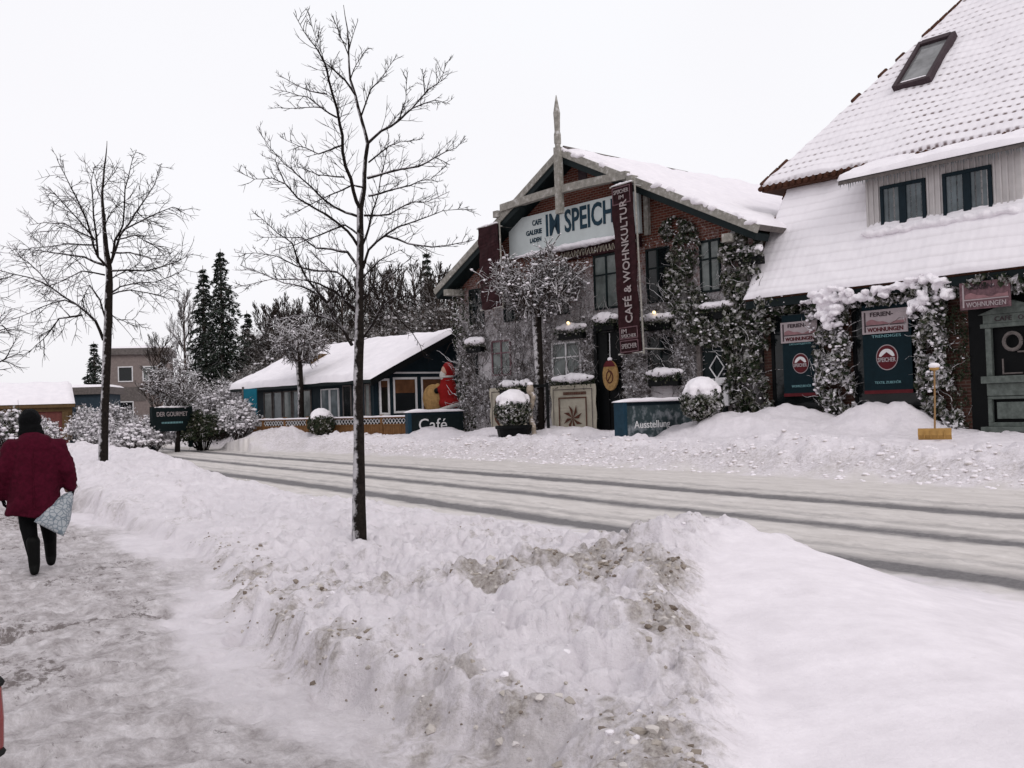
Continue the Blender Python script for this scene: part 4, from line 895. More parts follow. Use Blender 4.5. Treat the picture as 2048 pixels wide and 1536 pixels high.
NT = dict(trunk=[(717, 1066), (718, 900), (716, 800), (717, 700), (719, 640), (721, 537), (722, 471), (720, 417), (730, 375), (732, 317), (735, 287), (722, 233), (712, 192), (701, 158), (697, 104), (693, 54), (687, 10)],
          tr=[.085, .060, .055, .052, .047, .040, .037, .036, .024, .021, .019, .017, .015, .012, .009, .006, .003])
LN = [[(720, 417), (707, 383), (691, 333), (685, 271), (674, 217), (657, 158), (649, 125), (630, 92), (607, 62), (587, 25)], [(712, 192), (690, 160), (668, 140), (649, 125), (634, 83), (618, 27)], [(649, 125), (660, 170), (672, 215)],
      [(735, 287), (762, 262), (799, 240), (824, 217), (857, 179), (887, 146), (890, 121)], [(824, 217), (870, 200), (900, 208)], [(799, 240), (812, 200), (815, 145)], [(850, 190), (846, 150), (845, 138)], [(737, 325), (778, 292), (800, 284), (841, 279)], [(735, 356), (770, 346), (837, 333), (870, 315), (912, 296), (932, 277)],
      [(870, 315), (900, 330)], [(737, 392), (778, 381), (820, 371), (862, 358), (891, 333)], [(728, 431), (778, 429), (824, 404), (853, 404), (899, 383)], [(726, 537), (737, 500), (770, 471), (795, 454), (845, 437), (887, 421), (945, 419)], [(770, 471), (816, 487), (866, 494), (924, 485), (949, 479)],
      [(722, 496), (737, 458), (743, 429), (757, 387), (768, 330), (778, 271)], [(722, 604), (749, 571), (787, 546), (820, 517)], [(723, 681), (742, 653), (763, 616), (784, 597), (807, 592), (840, 602), (870, 625)], [(745, 650), (770, 604), (800, 640), (840, 690), (850, 715)],
      [(716, 492), (695, 462), (670, 442), (637, 421), (595, 396), (570, 367), (545, 356), (507, 358), (474, 342)], [(570, 367), (550, 320), (524, 311)], [(716, 433), (691, 425), (649, 400), (624, 375), (595, 350), (570, 329), (541, 296), (518, 262)], [(716, 533), (695, 504), (662, 498), (632, 496), (603, 475), (560, 475), (520, 475)],
      [(716, 592), (695, 562), (674, 544), (637, 542), (595, 533), (553, 512), (512, 506), (470, 504)], [(712, 625), (670, 583), (637, 567), (607, 560), (545, 558), (470, 575)], [(704, 690), (688, 662), (664, 630), (655, 606), (620, 580), (587, 569), (547, 557), (505, 538), (480, 530)],
      [(655, 606), (613, 557), (596, 522), (585, 487), (557, 468), (521, 435), (505, 423)], [(655, 606), (675, 582), (700, 555), (712, 530)], [(690, 665), (664, 640), (632, 632), (587, 631), (540, 650), (520, 680)], [(689, 354), (660, 352), (637, 350), (595, 333), (589, 312)], [(685, 290), (660, 300), (637, 308), (612, 296), (587, 287), (560, 273)],
      [(674, 235), (645, 217), (616, 194), (580, 185), (549, 179)], [(648, 216), (628, 214), (580, 217), (557, 215)], [(653, 188), (624, 183), (595, 171), (562, 152)], [(722, 233), (741, 179), (770, 146), (793, 112)], [(697, 104), (706, 70), (716, 40)], [(697, 110), (684, 80), (668, 40)], [(730, 375), (705, 370), (660, 390), (600, 420), (565, 435)], [(718, 470), (690, 450), (640, 470), (590, 490), (550, 500)],
      [(722, 560), (740, 540), (760, 520), (800, 500), (830, 520)], [(716, 620), (690, 600), (660, 540), (620, 500)], [(701, 158), (712, 130), (738, 95)], [(693, 90), (678, 70), (672, 30)]]
drawn_tree('street_tree', 'bare young street tree with tall spreading crown in the middle of the near snow bank', 11.1, NT['trunk'], NT['tr'], LN, rng, .048, .32, .0027, .34, 3, .25, .0120, TG)
LT = [(205, 935), (208, 842), (214, 706), (218, 600), (218, 537), (207, 455), (205, 378), (211, 320), (214, 282)]
LL = [[(218, 537), (196, 514), (182, 469), (155, 400), (130, 350), (114, 318)], [(196, 514), (187, 432), (182, 364), (190, 330)], [(218, 537), (230, 480), (246, 450), (250, 378), (262, 330), (273, 300)], [(222, 525), (241, 469), (273, 423), (310, 368), (323, 327)], [(246, 460), (292, 437), (346, 414), (369, 421)], [(190, 480), (155, 437), (109, 387), (96, 373)],
      [(182, 475), (128, 446), (90, 445), (59, 450)], [(196, 490), (137, 487), (80, 495), (46, 500)], [(208, 530), (169, 514), (91, 503), (27, 498)], [(218, 542), (292, 542), (355, 523), (387, 507)], [(222, 505), (260, 505), (292, 514), (328, 520), (350, 530)], [(219, 587), (241, 573), (310, 564), (374, 537)], [(219, 590), (260, 580), (320, 590), (345, 575)],
      [(210, 550), (164, 542), (109, 569), (59, 573)], [(207, 680), (191, 642), (155, 610), (100, 573), (55, 523), (18, 505)], [(100, 573), (59, 555), (0, 541), (-40, 530)], [(164, 630), (118, 637), (87, 678), (59, 705)], [(150, 608), (130, 600), (105, 606), (55, 628), (20, 640)], [(212, 640), (200, 600), (180, 570), (165, 600), (150, 650)], [(216, 620), (235, 640), (270, 640), (285, 655)],
      [(208, 455), (225, 420), (262, 395)], [(205, 400), (192, 360), (186, 335)], [(205, 378), (225, 350), (235, 335)], [(155, 400), (120, 400), (95, 410)], [(273, 423), (300, 445), (335, 460)], [(230, 480), (270, 470), (310, 490), (340, 500)], [(118, 637), (100, 660), (75, 675)], [(219, 560), (245, 545), (275, 530), (300, 500)]]
drawn_tree('street_tree', 'bare street tree with broad drooping crown beside the walking person', 23.5, LT, [.115, .10, .098, .088, .075, .045, .03, .018, .006], LL, random.Random(5), .10, .85, .0055, -.10, 4, .4, .019, TG, .6, .5)

def grow(mb, p, d, L, r, lvl, maxl, rng, nch=6, ang=.9, up=.12, wob=.12, k=4, lf=.55, tw=.012):
    n = 5 if lvl < 2 else 3; pts = [Vector(p)]; dd = Vector(d).normalized()
    for i in range(n):
        dd = (dd+Vector((rng.gauss(0, wob), rng.gauss(0, wob), rng.gauss(0, wob)+up*.4))).normalized(); pts.append(pts[-1]+dd*(L/n))
    rr = [max(tw*.7, r*(1-.8*i/n)) for i in range(n+1)]; mb.tube(pts, rr, k if lvl < 2 else 3, False)
    if lvl >= maxl: return
    for c in range(nch):
        t = .2+.8*(c+rng.random())/nch; f = t*n; i = min(n-1, int(f)); q = pts[i].lerp(pts[i+1], f-i)
        e = Vector((rng.gauss(0, 1), rng.gauss(0, 1), rng.gauss(0, 1))); e = (e-dd*e.dot(dd)).normalized()
        grow(mb, q, dd*(1-.2*ang)+e*ang*rng.uniform(.6, 1.1)+Vector((0, 0, up)), L*lf*rng.uniform(.7, 1.2)*(1.15-.5*t), r*.45, lvl+1, maxl, rng, nch, ang, up, wob, k, lf, tw)
def bare_tree(name, label, loc, H, base, spread, seed, mat='bark_far', nl=14, nch=7, group=None, up=.15, tw=.016, trunk_r=.14, lvl=2, ang=.8):
    rg = random.Random(seed); g = thing(name, label, 'tree', loc, 0, group)
    mb = MB(); n = 8; pts = [Vector((mnoise.noise(Vector((i*.7, seed, 0)))*.25*(i > 0), mnoise.noise(Vector((i*.7, seed, 5)))*.25*(i > 0), -.3+i/n*(H*.92+.3))) for i in range(n+1)]
    mb.tube(pts, [trunk_r*(1-.9*i/n)+.015 for i in range(n+1)], 8); mb.build('trunk', 'bark_light', g, smooth=True)
    cr_ = MB()
    for i in range(nl):
        t = base/H+(1-base/H)*(i+.3)/nl*.95; f = t*n; a = min(n-1, int(f)); q = pts[a].lerp(pts[a+1], f-a); th = i*2.4+rg.uniform(-.4, .4); tilt = rg.uniform(.25, .8)+t*.8
        L = spread*math.sqrt(max(.15, 1-((t-base/H)/(1-base/H)-.25)**2*1.35))*rg.uniform(.8, 1.1)
        grow(cr_, q, (math.cos(th), math.sin(th), tilt), L, trunk_r*.42, 0, lvl, rg, nch, ang, up, .12, 4, .52, tw)
    cr_.build('crown', mat, g); return g
def spruce(name, label, loc, H, rad, seed, n_whorl=26, group=None, mats=('needle',)):
    rg = random.Random(seed); g = thing(name, label, 'tree', loc, 0, group)
    mb = MB(); mb.tube([(0, 0, -.3), (0, 0, H*.5), (0, 0, H)], [.2, .12, .015], 8); mb.build('trunk', 'bark_light', g)
    cr_ = MB(); br = MB()
    for i in range(n_whorl):
        t = (i+.5)/n_whorl; z = H*(.06+.93*t); Rr_ = rad*(1-t)**.72*rg.uniform(.75, 1.15)+.10
        for j in range(int(5+5*(1-t))):
            th = rg.uniform(0, 6.283); L = Rr_*rg.uniform(.6, 1.15); d = Vector((math.cos(th), math.sin(th), 0)); pts = [Vector((0, 0, z))+d*(L*s)+Vector((0, 0, L*(.12*s-.75*s*s+.25*s**3))) for s in (0, .33, .66, 1)]
            br.tube(pts, [.02, .014, .01, .005], 3, False)
            m = int(16+34*L)
            for k in range(m):
                s = rg.random()**.7*3; a = min(2, int(s)); p = pts[a].lerp(pts[a+1], s-a); w_ = (.08+.16*L*(1-s/3.3)); q = Vector((-d.y, d.x, 0))*rg.gauss(0, w_)+Vector((0, 0, -abs(rg.gauss(0, .10+.05*L))))
                nn = Vector((rg.gauss(0, .5), rg.gauss(0, .5), 1)).normalized(); l = .12*rg.uniform(.7, 1.4); a_ = (d+Vector((rg.gauss(0, .6), rg.gauss(0, .6), rg.gauss(-.3, .4)))).normalized(); b_ = a_.cross(nn).normalized()*l*.42; c = p+q
                cr_.add([c-a_*l, c-b_, c+a_*l, c+b_], [(0, 1, 2, 3)])
    br.build('branches', 'bark_light', g); cr_.build('crown', mats[0], g)
    return g
def zg(px, py, z): return atz(px, py, z)
def P2(px, Y, z=None):
    p = at(px, 800, Y); p.z = hz(p.x, p.y) if z is None else z; return p
spruce('spruce', 'taller of the two dark snow-dusted spruces', P2(448, 62, .7), 11.0, 2.3, 3, 34)
spruce('spruce', 'shorter spruce leaning in on the left of the taller one', P2(412, 64, .7), 10.3, 1.7, 4, 32)
spruce('spruce', 'dark conifer behind the trunk of the left street tree', P2(190, 75, .7), 6.6, 1.5, 6, 20)
spruce('spruce', 'small dark conifer right of the spruce pair', P2(498, 66, .7), 7.6, 1.3, 8, 22)
spruce('spruce', 'conifer above the woods left of the brick gable', P2(862, 66, .7), 11.2, 1.6, 9, 26)
# woods behind the timber cafe, each tree its own thing
WL = [(372, 66, 9.4, 1.9, 'bare pale tree left of the two spruces'), (320, 72, 6.5, 2.0, 'low bare tree behind the grey house'), (540, 66, 7.8, 2.2, 'leftmost bare tree of the wood behind the timber cafe'), (590, 62, 7.2, 2.4, 'low bare tree behind the left end of the timber cafe'),
      (640, 66, 8.8, 2.4, 'bare tree of the wood right of the leftmost pair'), (690, 60, 8.6, 2.5, 'bare tree just left of the near street tree trunk, in the wood'), (745, 64, 10.2, 2.4, 'tall bare tree just right of the near street tree trunk, in the wood'), (790, 60, 9.6, 2.4, 'bare tree in the wood above the timber cafe ridge'),
      (835, 62, 9.8, 2.3, 'bare tree in the wood below the conifer tip'), (880, 58, 9.0, 2.2, 'bare tree of the wood nearest the brick gable'), (565, 74, 9.2, 2.3, 'farther bare tree above the roof of the timber cafe, left'), (668, 76, 10.0, 2.4, 'farther bare tree in the middle of the wood'), (770, 76, 11.4, 2.3, 'farther tall bare tree right of the near trunk'), (905, 66, 10.2, 2.0, 'bare tree partly behind the brick gable')]
for i, (px, Y, H, sp, lab) in enumerate(WL):
    bare_tree('bare_tree', lab, P2(px, Y, .7), H, H*.12, sp, 40+i, 'bark_far' if i != 0 else 'bark_frost', 20, 9, 'bare trees of the wood behind the timber cafe', .3, .021 if i > 1 else .014, .13, 2, .75)
# bushy understorey of the wood
def bush(name, label, loc, W_, H_, seed, mats, n=900, stems=90, sz=.11, cat='bush', group=None, white=0, arch=.6):
    rg = random.Random(seed); random.seed(seed); g = thing(name, label, cat, loc, 0, group); mb = MB(); tips = []
    for i in range(stems):
        th = rg.uniform(0, 6.283); q = math.sqrt(rg.random()); x, y = W_/2*q*math.cos(th), W_/2*q*math.sin(th); hh = H_*math.sqrt(max(.05, 1-q*q*.85))*rg.uniform(.8, 1.08)
        pts = [Vector((x*.25, y*.25, 0)), Vector((x*.55, y*.55, hh*.6)), Vector((x*.9, y*.9, hh*.97)), Vector((x*(1.02+arch*.15), y*(1.02+arch*.15), hh*(1-.18*arch)))]
        mb.tube(pts, [.02, .014, .009, .005], 3, False); tips += [pts[1].lerp(pts[2], rg.random()), pts[2], pts[3]]
        for k in range(7):
            s = rg.uniform(.6, 3); a = min(2, int(s)); p = pts[a].lerp(pts[a+1], s-a); e = Vector((rg.gauss(0, 1), rg.gauss(0, 1), rg.gauss(.1, .8)))*H_*.13; mb.tube([p, p+e*.5, p+e+Vector((0, 0, -.04*arch))], [.009, .007, .004], 3, False)
    mb.build('stems', mats[0], g)
    mb = MB()
    for i in range(n):
        t = rg.choice(tips); leaf(mb, t+Vector((rg.gauss(0, .12), rg.gauss(0, .12), rg.gauss(0, .12)))*H_*.6, sz*rg.uniform(.5, 1.2))
    mb.build('foliage', mats[1], g, smooth=False)
    if white:
        mb = MB()
        for i in range(white):
            t = rg.choice(tips); lump(mb, t+Vector((rg.gauss(0, .08), rg.gauss(0, .08), .02)), sz*rg.uniform(.6, 1.5), .6, .2)
        mb.build('snow', 'snow', g, smooth=True)['kind'] = 'stuff'
    return g
for i, (px, Y, W_, H_, lab) in enumerate([(560, 57, 5, 4.2, 'frosty thicket behind the left end of the timber cafe roof'), (640, 58, 5, 4.8, 'brown frosty thicket behind the middle of the timber cafe roof'), (730, 56, 5, 5.6, 'brown thicket behind the near street tree trunk'), (810, 55, 5, 6.0, 'tall brown thicket behind the timber cafe ridge'), (885, 54, 4.5, 6.6, 'tall brown thicket beside the brick gable corner'), (500, 60, 4, 3.6, 'frosty thicket right below the spruces'), (530, 64, 5, 6.2, 'tall brown thicket right of the small dark conifer'), (600, 66, 6, 7.0, 'tall brown thicket above the small tree at the timber cafe'), (680, 66, 6, 7.4, 'tall brown thicket left of the near street tree trunk'), (770, 66, 6, 8.4, 'tallest brown thicket in the wood'), (850, 64, 6, 8.6, 'tall brown thicket under the conifer tip')]):
    bush('thicket', lab, P2(px, Y, .6), W_, H_, 70+i, ('bark_far', 'rime_twig'), 1500, 300, .10, 'bush', 'thickets behind the timber cafe', 60, .2)
# snow-laden shrubs on the left
for i, (px, Y, W_, H_, lab, fm) in enumerate([(175, 50, 2.2, 2.1, 'snow-laden shrub left of the grey house, behind the street tree', 'ivy_white'), (228, 48, 2.6, 2.3, 'snow-laden shrub right of the left street tree trunk', 'ivy_white'), (268, 44, 1.9, 1.4, 'rounded white shrub low in front of the grey house', 'ivy_white'), (300, 46, 1.8, 1.6, 'frosted shrub left of the dark green shop sign', 'ivy_white'),
                                            (440, 52, 3.3, 3.0, 'large arching shrub buried in snow below the spruces', 'ivy_white'), (478, 47, 1.8, 1.9, 'snowy shrub at the teal panel', 'ivy_white'), (15, 36, 2.6, 1.6, 'snowy dark shrub at the left edge of the picture', 'ivy_leaf'), (88, 46, 1.2, 1.5, 'narrow white shrub in front of the low house', 'ivy_white'), (255, 34, 1.4, .35, 'flattened dark hedge stub in the snow by the road', 'ivy_leaf'), (208, 47, 2.0, 1.7, 'snowy shrub hidden behind the left street tree trunk', 'ivy_white')]):
    bush('frosted_shrub', lab, P2(px, Y), W_, H_, 90+i, ('bark_frost', fm), 1500, 150, .07, 'bush', 'snow-laden shrubs on the left', 420, .8)
bush('evergreen_bush', 'nearly black evergreen bush right of the dark green shop sign', P2(404, 47), 2.1, 1.75, 120, ('bark', 'ivy_dark'), 5200, 60, .07)
# small round-crowned trees
def ball_tree(label, px, Y, hc, rc, seed, tr, mat, tw, white, nl=42, flat=.8, name='round_crown_tree', twm='bark_frost'):
    rg = random.Random(seed); p = P2(px, Y); g = thing(name, label, 'tree', p, 0); mb = MB()
    hb = hc-rc*flat*.75; mb.tube([(0, 0, -.3), (.04, 0, hb*.5), (0, 0, hb), (0, 0, hb+.2)], [tr*1.15, tr, tr*1.15, tr*.7], 10); mb.build('trunk', 'trunk_bark', g, smooth=True)
    cr_ = MB(); tips = []
    for i in range(nl):
        th = rg.uniform(0, 6.283); ph = rg.uniform(-.15, 1)
        d = Vector((math.cos(th)*math.sqrt(1-max(0, ph)**2), math.sin(th)*math.sqrt(1-max(0, ph)**2), ph))
        e = Vector((d.x*rc, d.y*rc, (hc-hb)+d.z*rc*flat))*rg.uniform(.75, 1.02); a = Vector((0, 0, hb)); m = a+e*.5+Vector((0, 0, -.1*rc))+Vector((rg.gauss(0, .1), rg.gauss(0, .1), 0))
        pts = [a, a+e*.25+Vector((0, 0, -.03)), m, a+e*.8+Vector((0, 0, .02)), a+e]; cr_.tube(pts, [tr*.42, tr*.33, tr*.22, tr*.15, tw], 4, False)
        for k in range(22):
            s = rg.uniform(.8, 4); b_ = min(3, int(s)); q = pts[b_].lerp(pts[b_+1], s-b_); v = Vector((rg.gauss(0, 1), rg.gauss(0, 1), rg.gauss(.15, .8))).normalized(); L = rc*rg.uniform(.15, .38)
            tp = [q, q+v*L*.5+Vector((0, 0, .02)), q+v*L+Vector((0, 0, -.02))]; cr_.tube(tp, [tw*1.5, tw*1.2, tw*.8], 3, False); tips.append(tp[1]); tips.append(tp[2])
            for z_ in range(2): v2 = (v+Vector((rg.gauss(0, .8), rg.gauss(0, .8), rg.gauss(0, .8)))).normalized(); cr_.tube([tp[1], tp[1]+v2*L*.45], [tw, tw*.6], 3, False)
    cr_.build('crown', twm, g)
    if white:
        mb = MB()
        for i in range(white):
            t = rg.choice(tips); 
            if t.z < hc-rc*.3 and rg.random() < .5: continue
            lump(mb, t+Vector((0, 0, .02)), rg.uniform(.02, .055)*rc/1.5, .6, .3)
        mb.build('snow', 'snow', g, smooth=True)['kind'] = 'stuff'
    return g
t = ball_tree('small pollard tree with dense snowy crown in front of the brick gable house', 1078, 34.8, 4.95, 1.85, 3, .15, 'x', .012, 900, 60, .72)
b = MB()
for x in (-.35, .28): b.box(x-.05, x+.05, -.3, -.2, -.3, 1.6)
b.box(-.35, .28, -.29, -.21, 1.45, 1.55); b.build('stake_frame', 'black_paint', t)
ball_tree('small round-crowned tree over the dark green shop sign', 352, 46, 3.0, 1.45, 4, .11, 'x', .012, 500, 46, .85)
ball_tree('small round-crowned tree in front of the timber cafe windows', 600, 45.2, 3.75, 1.5, 5, .13, 'x', .012, 350, 46, .75)
for px, Y, H, sp, lab in [(-115, 33, 7.0, 2.8, 'street tree whose twigs reach in at the left edge of the picture')]:
    bare_tree('street_tree', lab, P2(px, Y, .4), H, 2.6, sp, 77, 'bark', 15, 8, TG, -.05, .008, .13, 2, .7)
for px, Y, W_, H_, lab in [(115, 92, 3.2, 3.6, 'round dark evergreen beyond the low snow-roofed house'), (12, 95, 2.6, 3.2, 'far dark tree at the left edge beyond the low house')]:
    g = bush('far_evergreen', lab, P2(px, Y, .8), W_, H_, int(px)+7, ('bark', 'needle'), 3600, 60, .13, 'tree', None, 0, .2)

# ------------------------------------------------------------------ timber cafe annex
CO = Vector((-5.72, 42.0, 0))
def cp(px, py, axis):                    # facade-frame coordinates on the annex: axis 'y' = long wall, 'x' = gable end
    d = ray(px, py); nrm = FN if axis == 'y' else FU; k = (CO-CAM).dot(nrm)/d.dot(nrm); p = CAM+d*k-CO; return p.dot(FU), p.dot(FN), p.z
def annex():
    g = thing('timber_cafe', 'low dark blue timber cafe with snow-covered roof left of the brick gable house', 'building', CO, FA)
    L = 12.0; D = 7.6; ze, za, zb = 2.95, 4.72, .3
    b = MB(); b.add([(0, 0, zb), (0, D, zb), (0, D, ze), (0, D/2, za), (0, 0, ze), (-L, 0, zb), (-L, D, zb), (-L, D, ze), (-L, D/2, za), (-L, 0, ze)], [(0, 1, 2, 3, 4), (9, 8, 7, 6, 5), (0, 4, 9, 5), (1, 6, 7, 2), (4, 3, 8, 9), (3, 2, 7, 8), (0, 5, 6, 1)]); b.build('wall', 'blue_paint', g)
    b = MB(); k = (za-ze)/(D/2)
    for s in (0, 1):
        y0, y1 = (-.55, D/2) if s == 0 else (D+.55, D/2); z0 = ze-.55*k+.02; z1 = za+.02
        b.add([(.75, y0, z0), (.75, y1, z1), (-L-.3, y1, z1), (-L-.3, y0, z0), (.75, y0, z0+.14), (.75, y1, z1+.14), (-L-.3, y1, z1+.14), (-L-.3, y0, z0+.14)], [(0, 1, 2, 3), (7, 6, 5, 4), (0, 4, 5, 1), (1, 5, 6, 2), (2, 6, 7, 3), (3, 7, 4, 0)] if s else [(3, 2, 1, 0), (4, 5, 6, 7), (1, 5, 4, 0), (2, 6, 5, 1), (3, 7, 6, 2), (0, 4, 7, 3)])
    rf = b.build('roof', 'dark_green_paint', g)
    z0 = ze-.55*k+.17; z1 = za+.17
    snow_sheet('roof_snow', [(-L-.34, -.6, z0), (.8, -.6, z0), (.8, D/2+.02, z1), (-L-.34, D/2+.02, z1)], rf, 90, 26, .22, .05, seed=4, edge=.2, droop=.05)
    snow_sheet('roof_snow', [(.8, D+.6, z0), (-L-.34, D+.6, z0), (-L-.34, D/2-.02, z1), (.8, D/2-.02, z1)], rf, 50, 20, .22, .05, seed=6, edge=.2)
    # small roof hatch
    b = MB(); hx, hy = -8.0, 1.2; b.box(hx-.8, hx+.8, hy, hy+1.1, ze+hy*k, ze+hy*k+.85); h = b.build('roof_hatch', 'blue_paint', rf); b = MB(); b.box(hx+.8, hx+.86, hy-.02, hy+1.1, ze+hy*k+.1, ze+hy*k+.85); b.build('hatch_trim', 'yellow_wood', rf)
    # window openings: u range along long wall
    def wl(x0, x1, z0, z1, pane, fr='white_paint', nm='window'):
        b = MB(); t = .05; b.box(x0, x1, -.06, .01, z0, z0+t); b.box(x0, x1, -.06, .01, z1-t, z1); b.box(x0, x0+t, -.06, .01, z0+t, z1-t); b.box(x1-t, x1, -.06, .01, z0+t, z1-t)
        f = b.build(nm, fr, g); p = MB(); p.box(x0+.03, x1-.03, -.03, -.02, z0+.03, z1-.03); p.build('pane', pane, f)
    xs = [cp(px, 790, 'y')[0] for px in (528, 547, 567, 586, 606, 625)]
    for i in range(5): wl(xs[i]+.05, xs[i+1]-.09, 1.15, 2.62, 'pale_glass' if i % 2 == 0 else 'curtain_glass', 'grey_wood')
    xs = [cp(px, 790, 'y')[0] for px in (643, 661, 679)]
    for i in range(2): wl(xs[i]+.02, xs[i+1]-.02, .95, 2.6, 'curtain_glass', 'white_paint', 'glazed_door')
    xs = [cp(px, 790, 'y')[0] for px in (686, 706, 730, 752, 778)]
    for i in (0, 2): wl(xs[i]+.05, min(xs[i+1]-.08, -.15), 1.2, 2.7, ('glass', 'pale_glass', 'pale_glass', 'curtain_glass')[i], 'grey_wood')
    # gable end windows (plane x = 0)
    def wg(px0, px1, z0, z1, pane_reflection):
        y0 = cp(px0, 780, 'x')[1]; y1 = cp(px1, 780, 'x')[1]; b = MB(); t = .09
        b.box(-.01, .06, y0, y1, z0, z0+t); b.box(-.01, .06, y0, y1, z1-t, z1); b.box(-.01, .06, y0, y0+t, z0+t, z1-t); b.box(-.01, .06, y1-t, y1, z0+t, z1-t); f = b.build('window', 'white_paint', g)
        p = MB(); p.box(.01, .02, y0+.04, y1-.04, z0+.04, z1-.04); p.build('pane', 'glass', f); p = MB(); p.box(.024, .03, y0+t, y1-t, z0+t+(z1-z0)*(1-pane_reflection), z1-t); p.build('pane_reflection', 'brown_reflection', f)  # brown sheet over the pane paints in the roof's reflection
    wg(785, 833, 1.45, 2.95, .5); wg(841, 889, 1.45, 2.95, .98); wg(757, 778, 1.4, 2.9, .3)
    b = MB(); b.box(0, .07, .1, D-.1, 3.1, 3.17); b.build('white_beam', 'white_paint', g)
    b = MB(); b.box(0, .10, -.02, .16, .4, 2.9)
    for px in (781, 837): y = cp(px, 780, 'x')[1]; b.box(0, .08, y-.08, y+.08, .4, 3.0)
    b.build('gable_post', 'blue_paint', g)
    b = MB(); 
    for s, (ya, yb) in enumerate(((-.55, D/2), (D+.55, D/2))):
        z0 = ze-.55*k-.12; z1 = za-.12; q = [(.70, ya, z0), (.70, yb, z1), (.70, yb, z1+.28), (.70, ya, z0+.28), (.78, ya, z0), (.78, yb, z1), (.78, yb, z1+.28), (.78, ya, z0+.28)]
        b.add(q, [(0, 3, 2, 1), (4, 5, 6, 7), (0, 1, 5, 4), (2, 3, 7, 6), (1, 2, 6, 5), (3, 0, 4, 7)])
    b.build('bargeboard', 'black_paint', g)
annex()
# veranda fence
def fence():
    A = at(486, 840, 47.6); B = at(818, 830, 40.6); A.z = B.z = 0; d = (B-A); L = d.length; rz = math.atan2(d.y, d.x)
    g = thing('veranda_fence', 'wooden veranda fence with white lattice and snowy rail in front of the timber cafe', 'fence', A, rz)
    b = MB(); x = 0
    while x < L: b.box(x, x+.115, -.02, .02, .3, .98); x += .13
    b.build('boards', 'honey_wood', g)
    b = MB(); b.box(0, L, -.035, -.021, .98, 1.04); b.box(0, L, -.05, .05, 1.26, 1.31); b.build('rail', 'honey_wood', g)
    b = MB(); x = 0
    while x < L-.2: b.tube([(x, -.03, 1.03), (x+.22, -.03, 1.27)], .014, 4); b.tube([(x+.22, -.012, 1.03), (x, -.012, 1.27)], .014, 4); x += .19
    b.build('lattice', 'white_paint', g)
    for i in range(8):
        b = MB(); x = L*i/7; b.box(x-.06, x+.06, -.06, .07, .2, 1.42); b.build('post', 'honey_wood', g)
    b = MB(); rg = []
    for i in range(90): x = -.05+(L+.1)*i/89; h = .06+.05*abs(mnoise.noise(Vector((x*.9, 2, 0)))); rg.append([(x, -.10, 1.312), (x, -.09, 1.312+h*.7), (x, 0, 1.312+h), (x, .09, 1.312+h*.7), (x, .10, 1.312)])
    b.loft(rg); b.build('snow', 'snow', g, smooth=True)
fence()
def standing_board(name, label, px0, Y0, px1, Y1, zt, ztxt, txt, seed, facem, th=.22, hl=.3):
    A = at(px0, 830, Y0); B = at(px1, 830, Y1); A.z = B.z = 0; d = B-A; L = d.length; g = thing(name, label, 'sign', A, math.atan2(d.y, d.x))
    b = MB(); b.box(.0, L, 0, th, .1, zt); b.build('board', 'blue_paint', g, bevel=.01)
    b = MB(); b.box(.16, L-.03, -.012, -.001, .2, zt-.1); b.build('face', facem, g)
    b = MB(); b.box(-.02, .12, -.05, th+.03, .1, zt+.02); b.build('post', 'letter_blue', g, bevel=.01)
    text(txt, 'lettering', 'white_paint', g, .42, -.02, ztxt, 1.5 if txt != 'Café' else 1.15, hl)
    b = MB(); rs = random.Random(seed); rg = []
    for i in range(50):
        x = -.1+(L+.2)*i/49; e = math.sqrt(max(.03, 1-abs(i/24.5-1)**6)); h = (.09+.06*mnoise.noise(Vector((x*1.3+seed, 1, 0))))*e
        rg.append([(x, -.12*e, zt+.005), (x, -.13*e, zt+h*.7), (x, th/2, zt+h*1.25), (x, th+.12*e, zt+h*.7), (x, th+.12*e, zt+.005)])
    b.loft(rg); b.build('snow', 'snow', g, smooth=True); return g
cs = standing_board('cafe_board', 'dark blue standing board reading Café at the left corner of the brick house', 816, 39.3, 926, 40.2, 1.46, .76, 'Café', 2, 'dark_green_paint', .3, .46)
standing_board('exhibition_board', 'rimed blue standing board reading Ausstellung in front of the brick gable house', 1246, 28.3, 1384, 30.2, 1.60, .80, 'Ausstellung', 5, 'rimed_face', .3, .27)
# ------------------------------------------------------------------ flower boxes, posters and hanging things on the brick house
def flower_box(label, px, py, hw, lamp=False, green='ivy_dark', seed=0):
    u, z = U(px, py, -.3); u1 = U(px+hw, py, -.3)[0]; L = u1-u; g = fthing('flower_box', label, 'flower box', u, -.22, z, 'snow-capped flower boxes on the brick gable house'); random.seed(seed+5)
    b = MB(); b.box(-L*.85, L*.85, -.13, .2, -.42, -.2); b.build('box', 'black_paint', g, bevel=.01)
    mb = MB()
    for i in range(330):
        x = random.uniform(-1, 1)*L; leaf(mb, (x, random.uniform(-.22, .1), -.12+random.gauss(0, .08)-.10*abs(random.gauss(0, 1))*(random.random() < .4)), .045)
    mb.build('foliage', green, g); snow_cap('snow_cap', g, L, .19, .15+.05*random.random(), (0, -.04, -.02), max(4, int(L*7)), seed)
    if lamp: b = MB(); b.ell((L*.05, -.2, .14), (.055, .05, .05), 8, 6); b.build('lamp', 'lamp_glow', g)
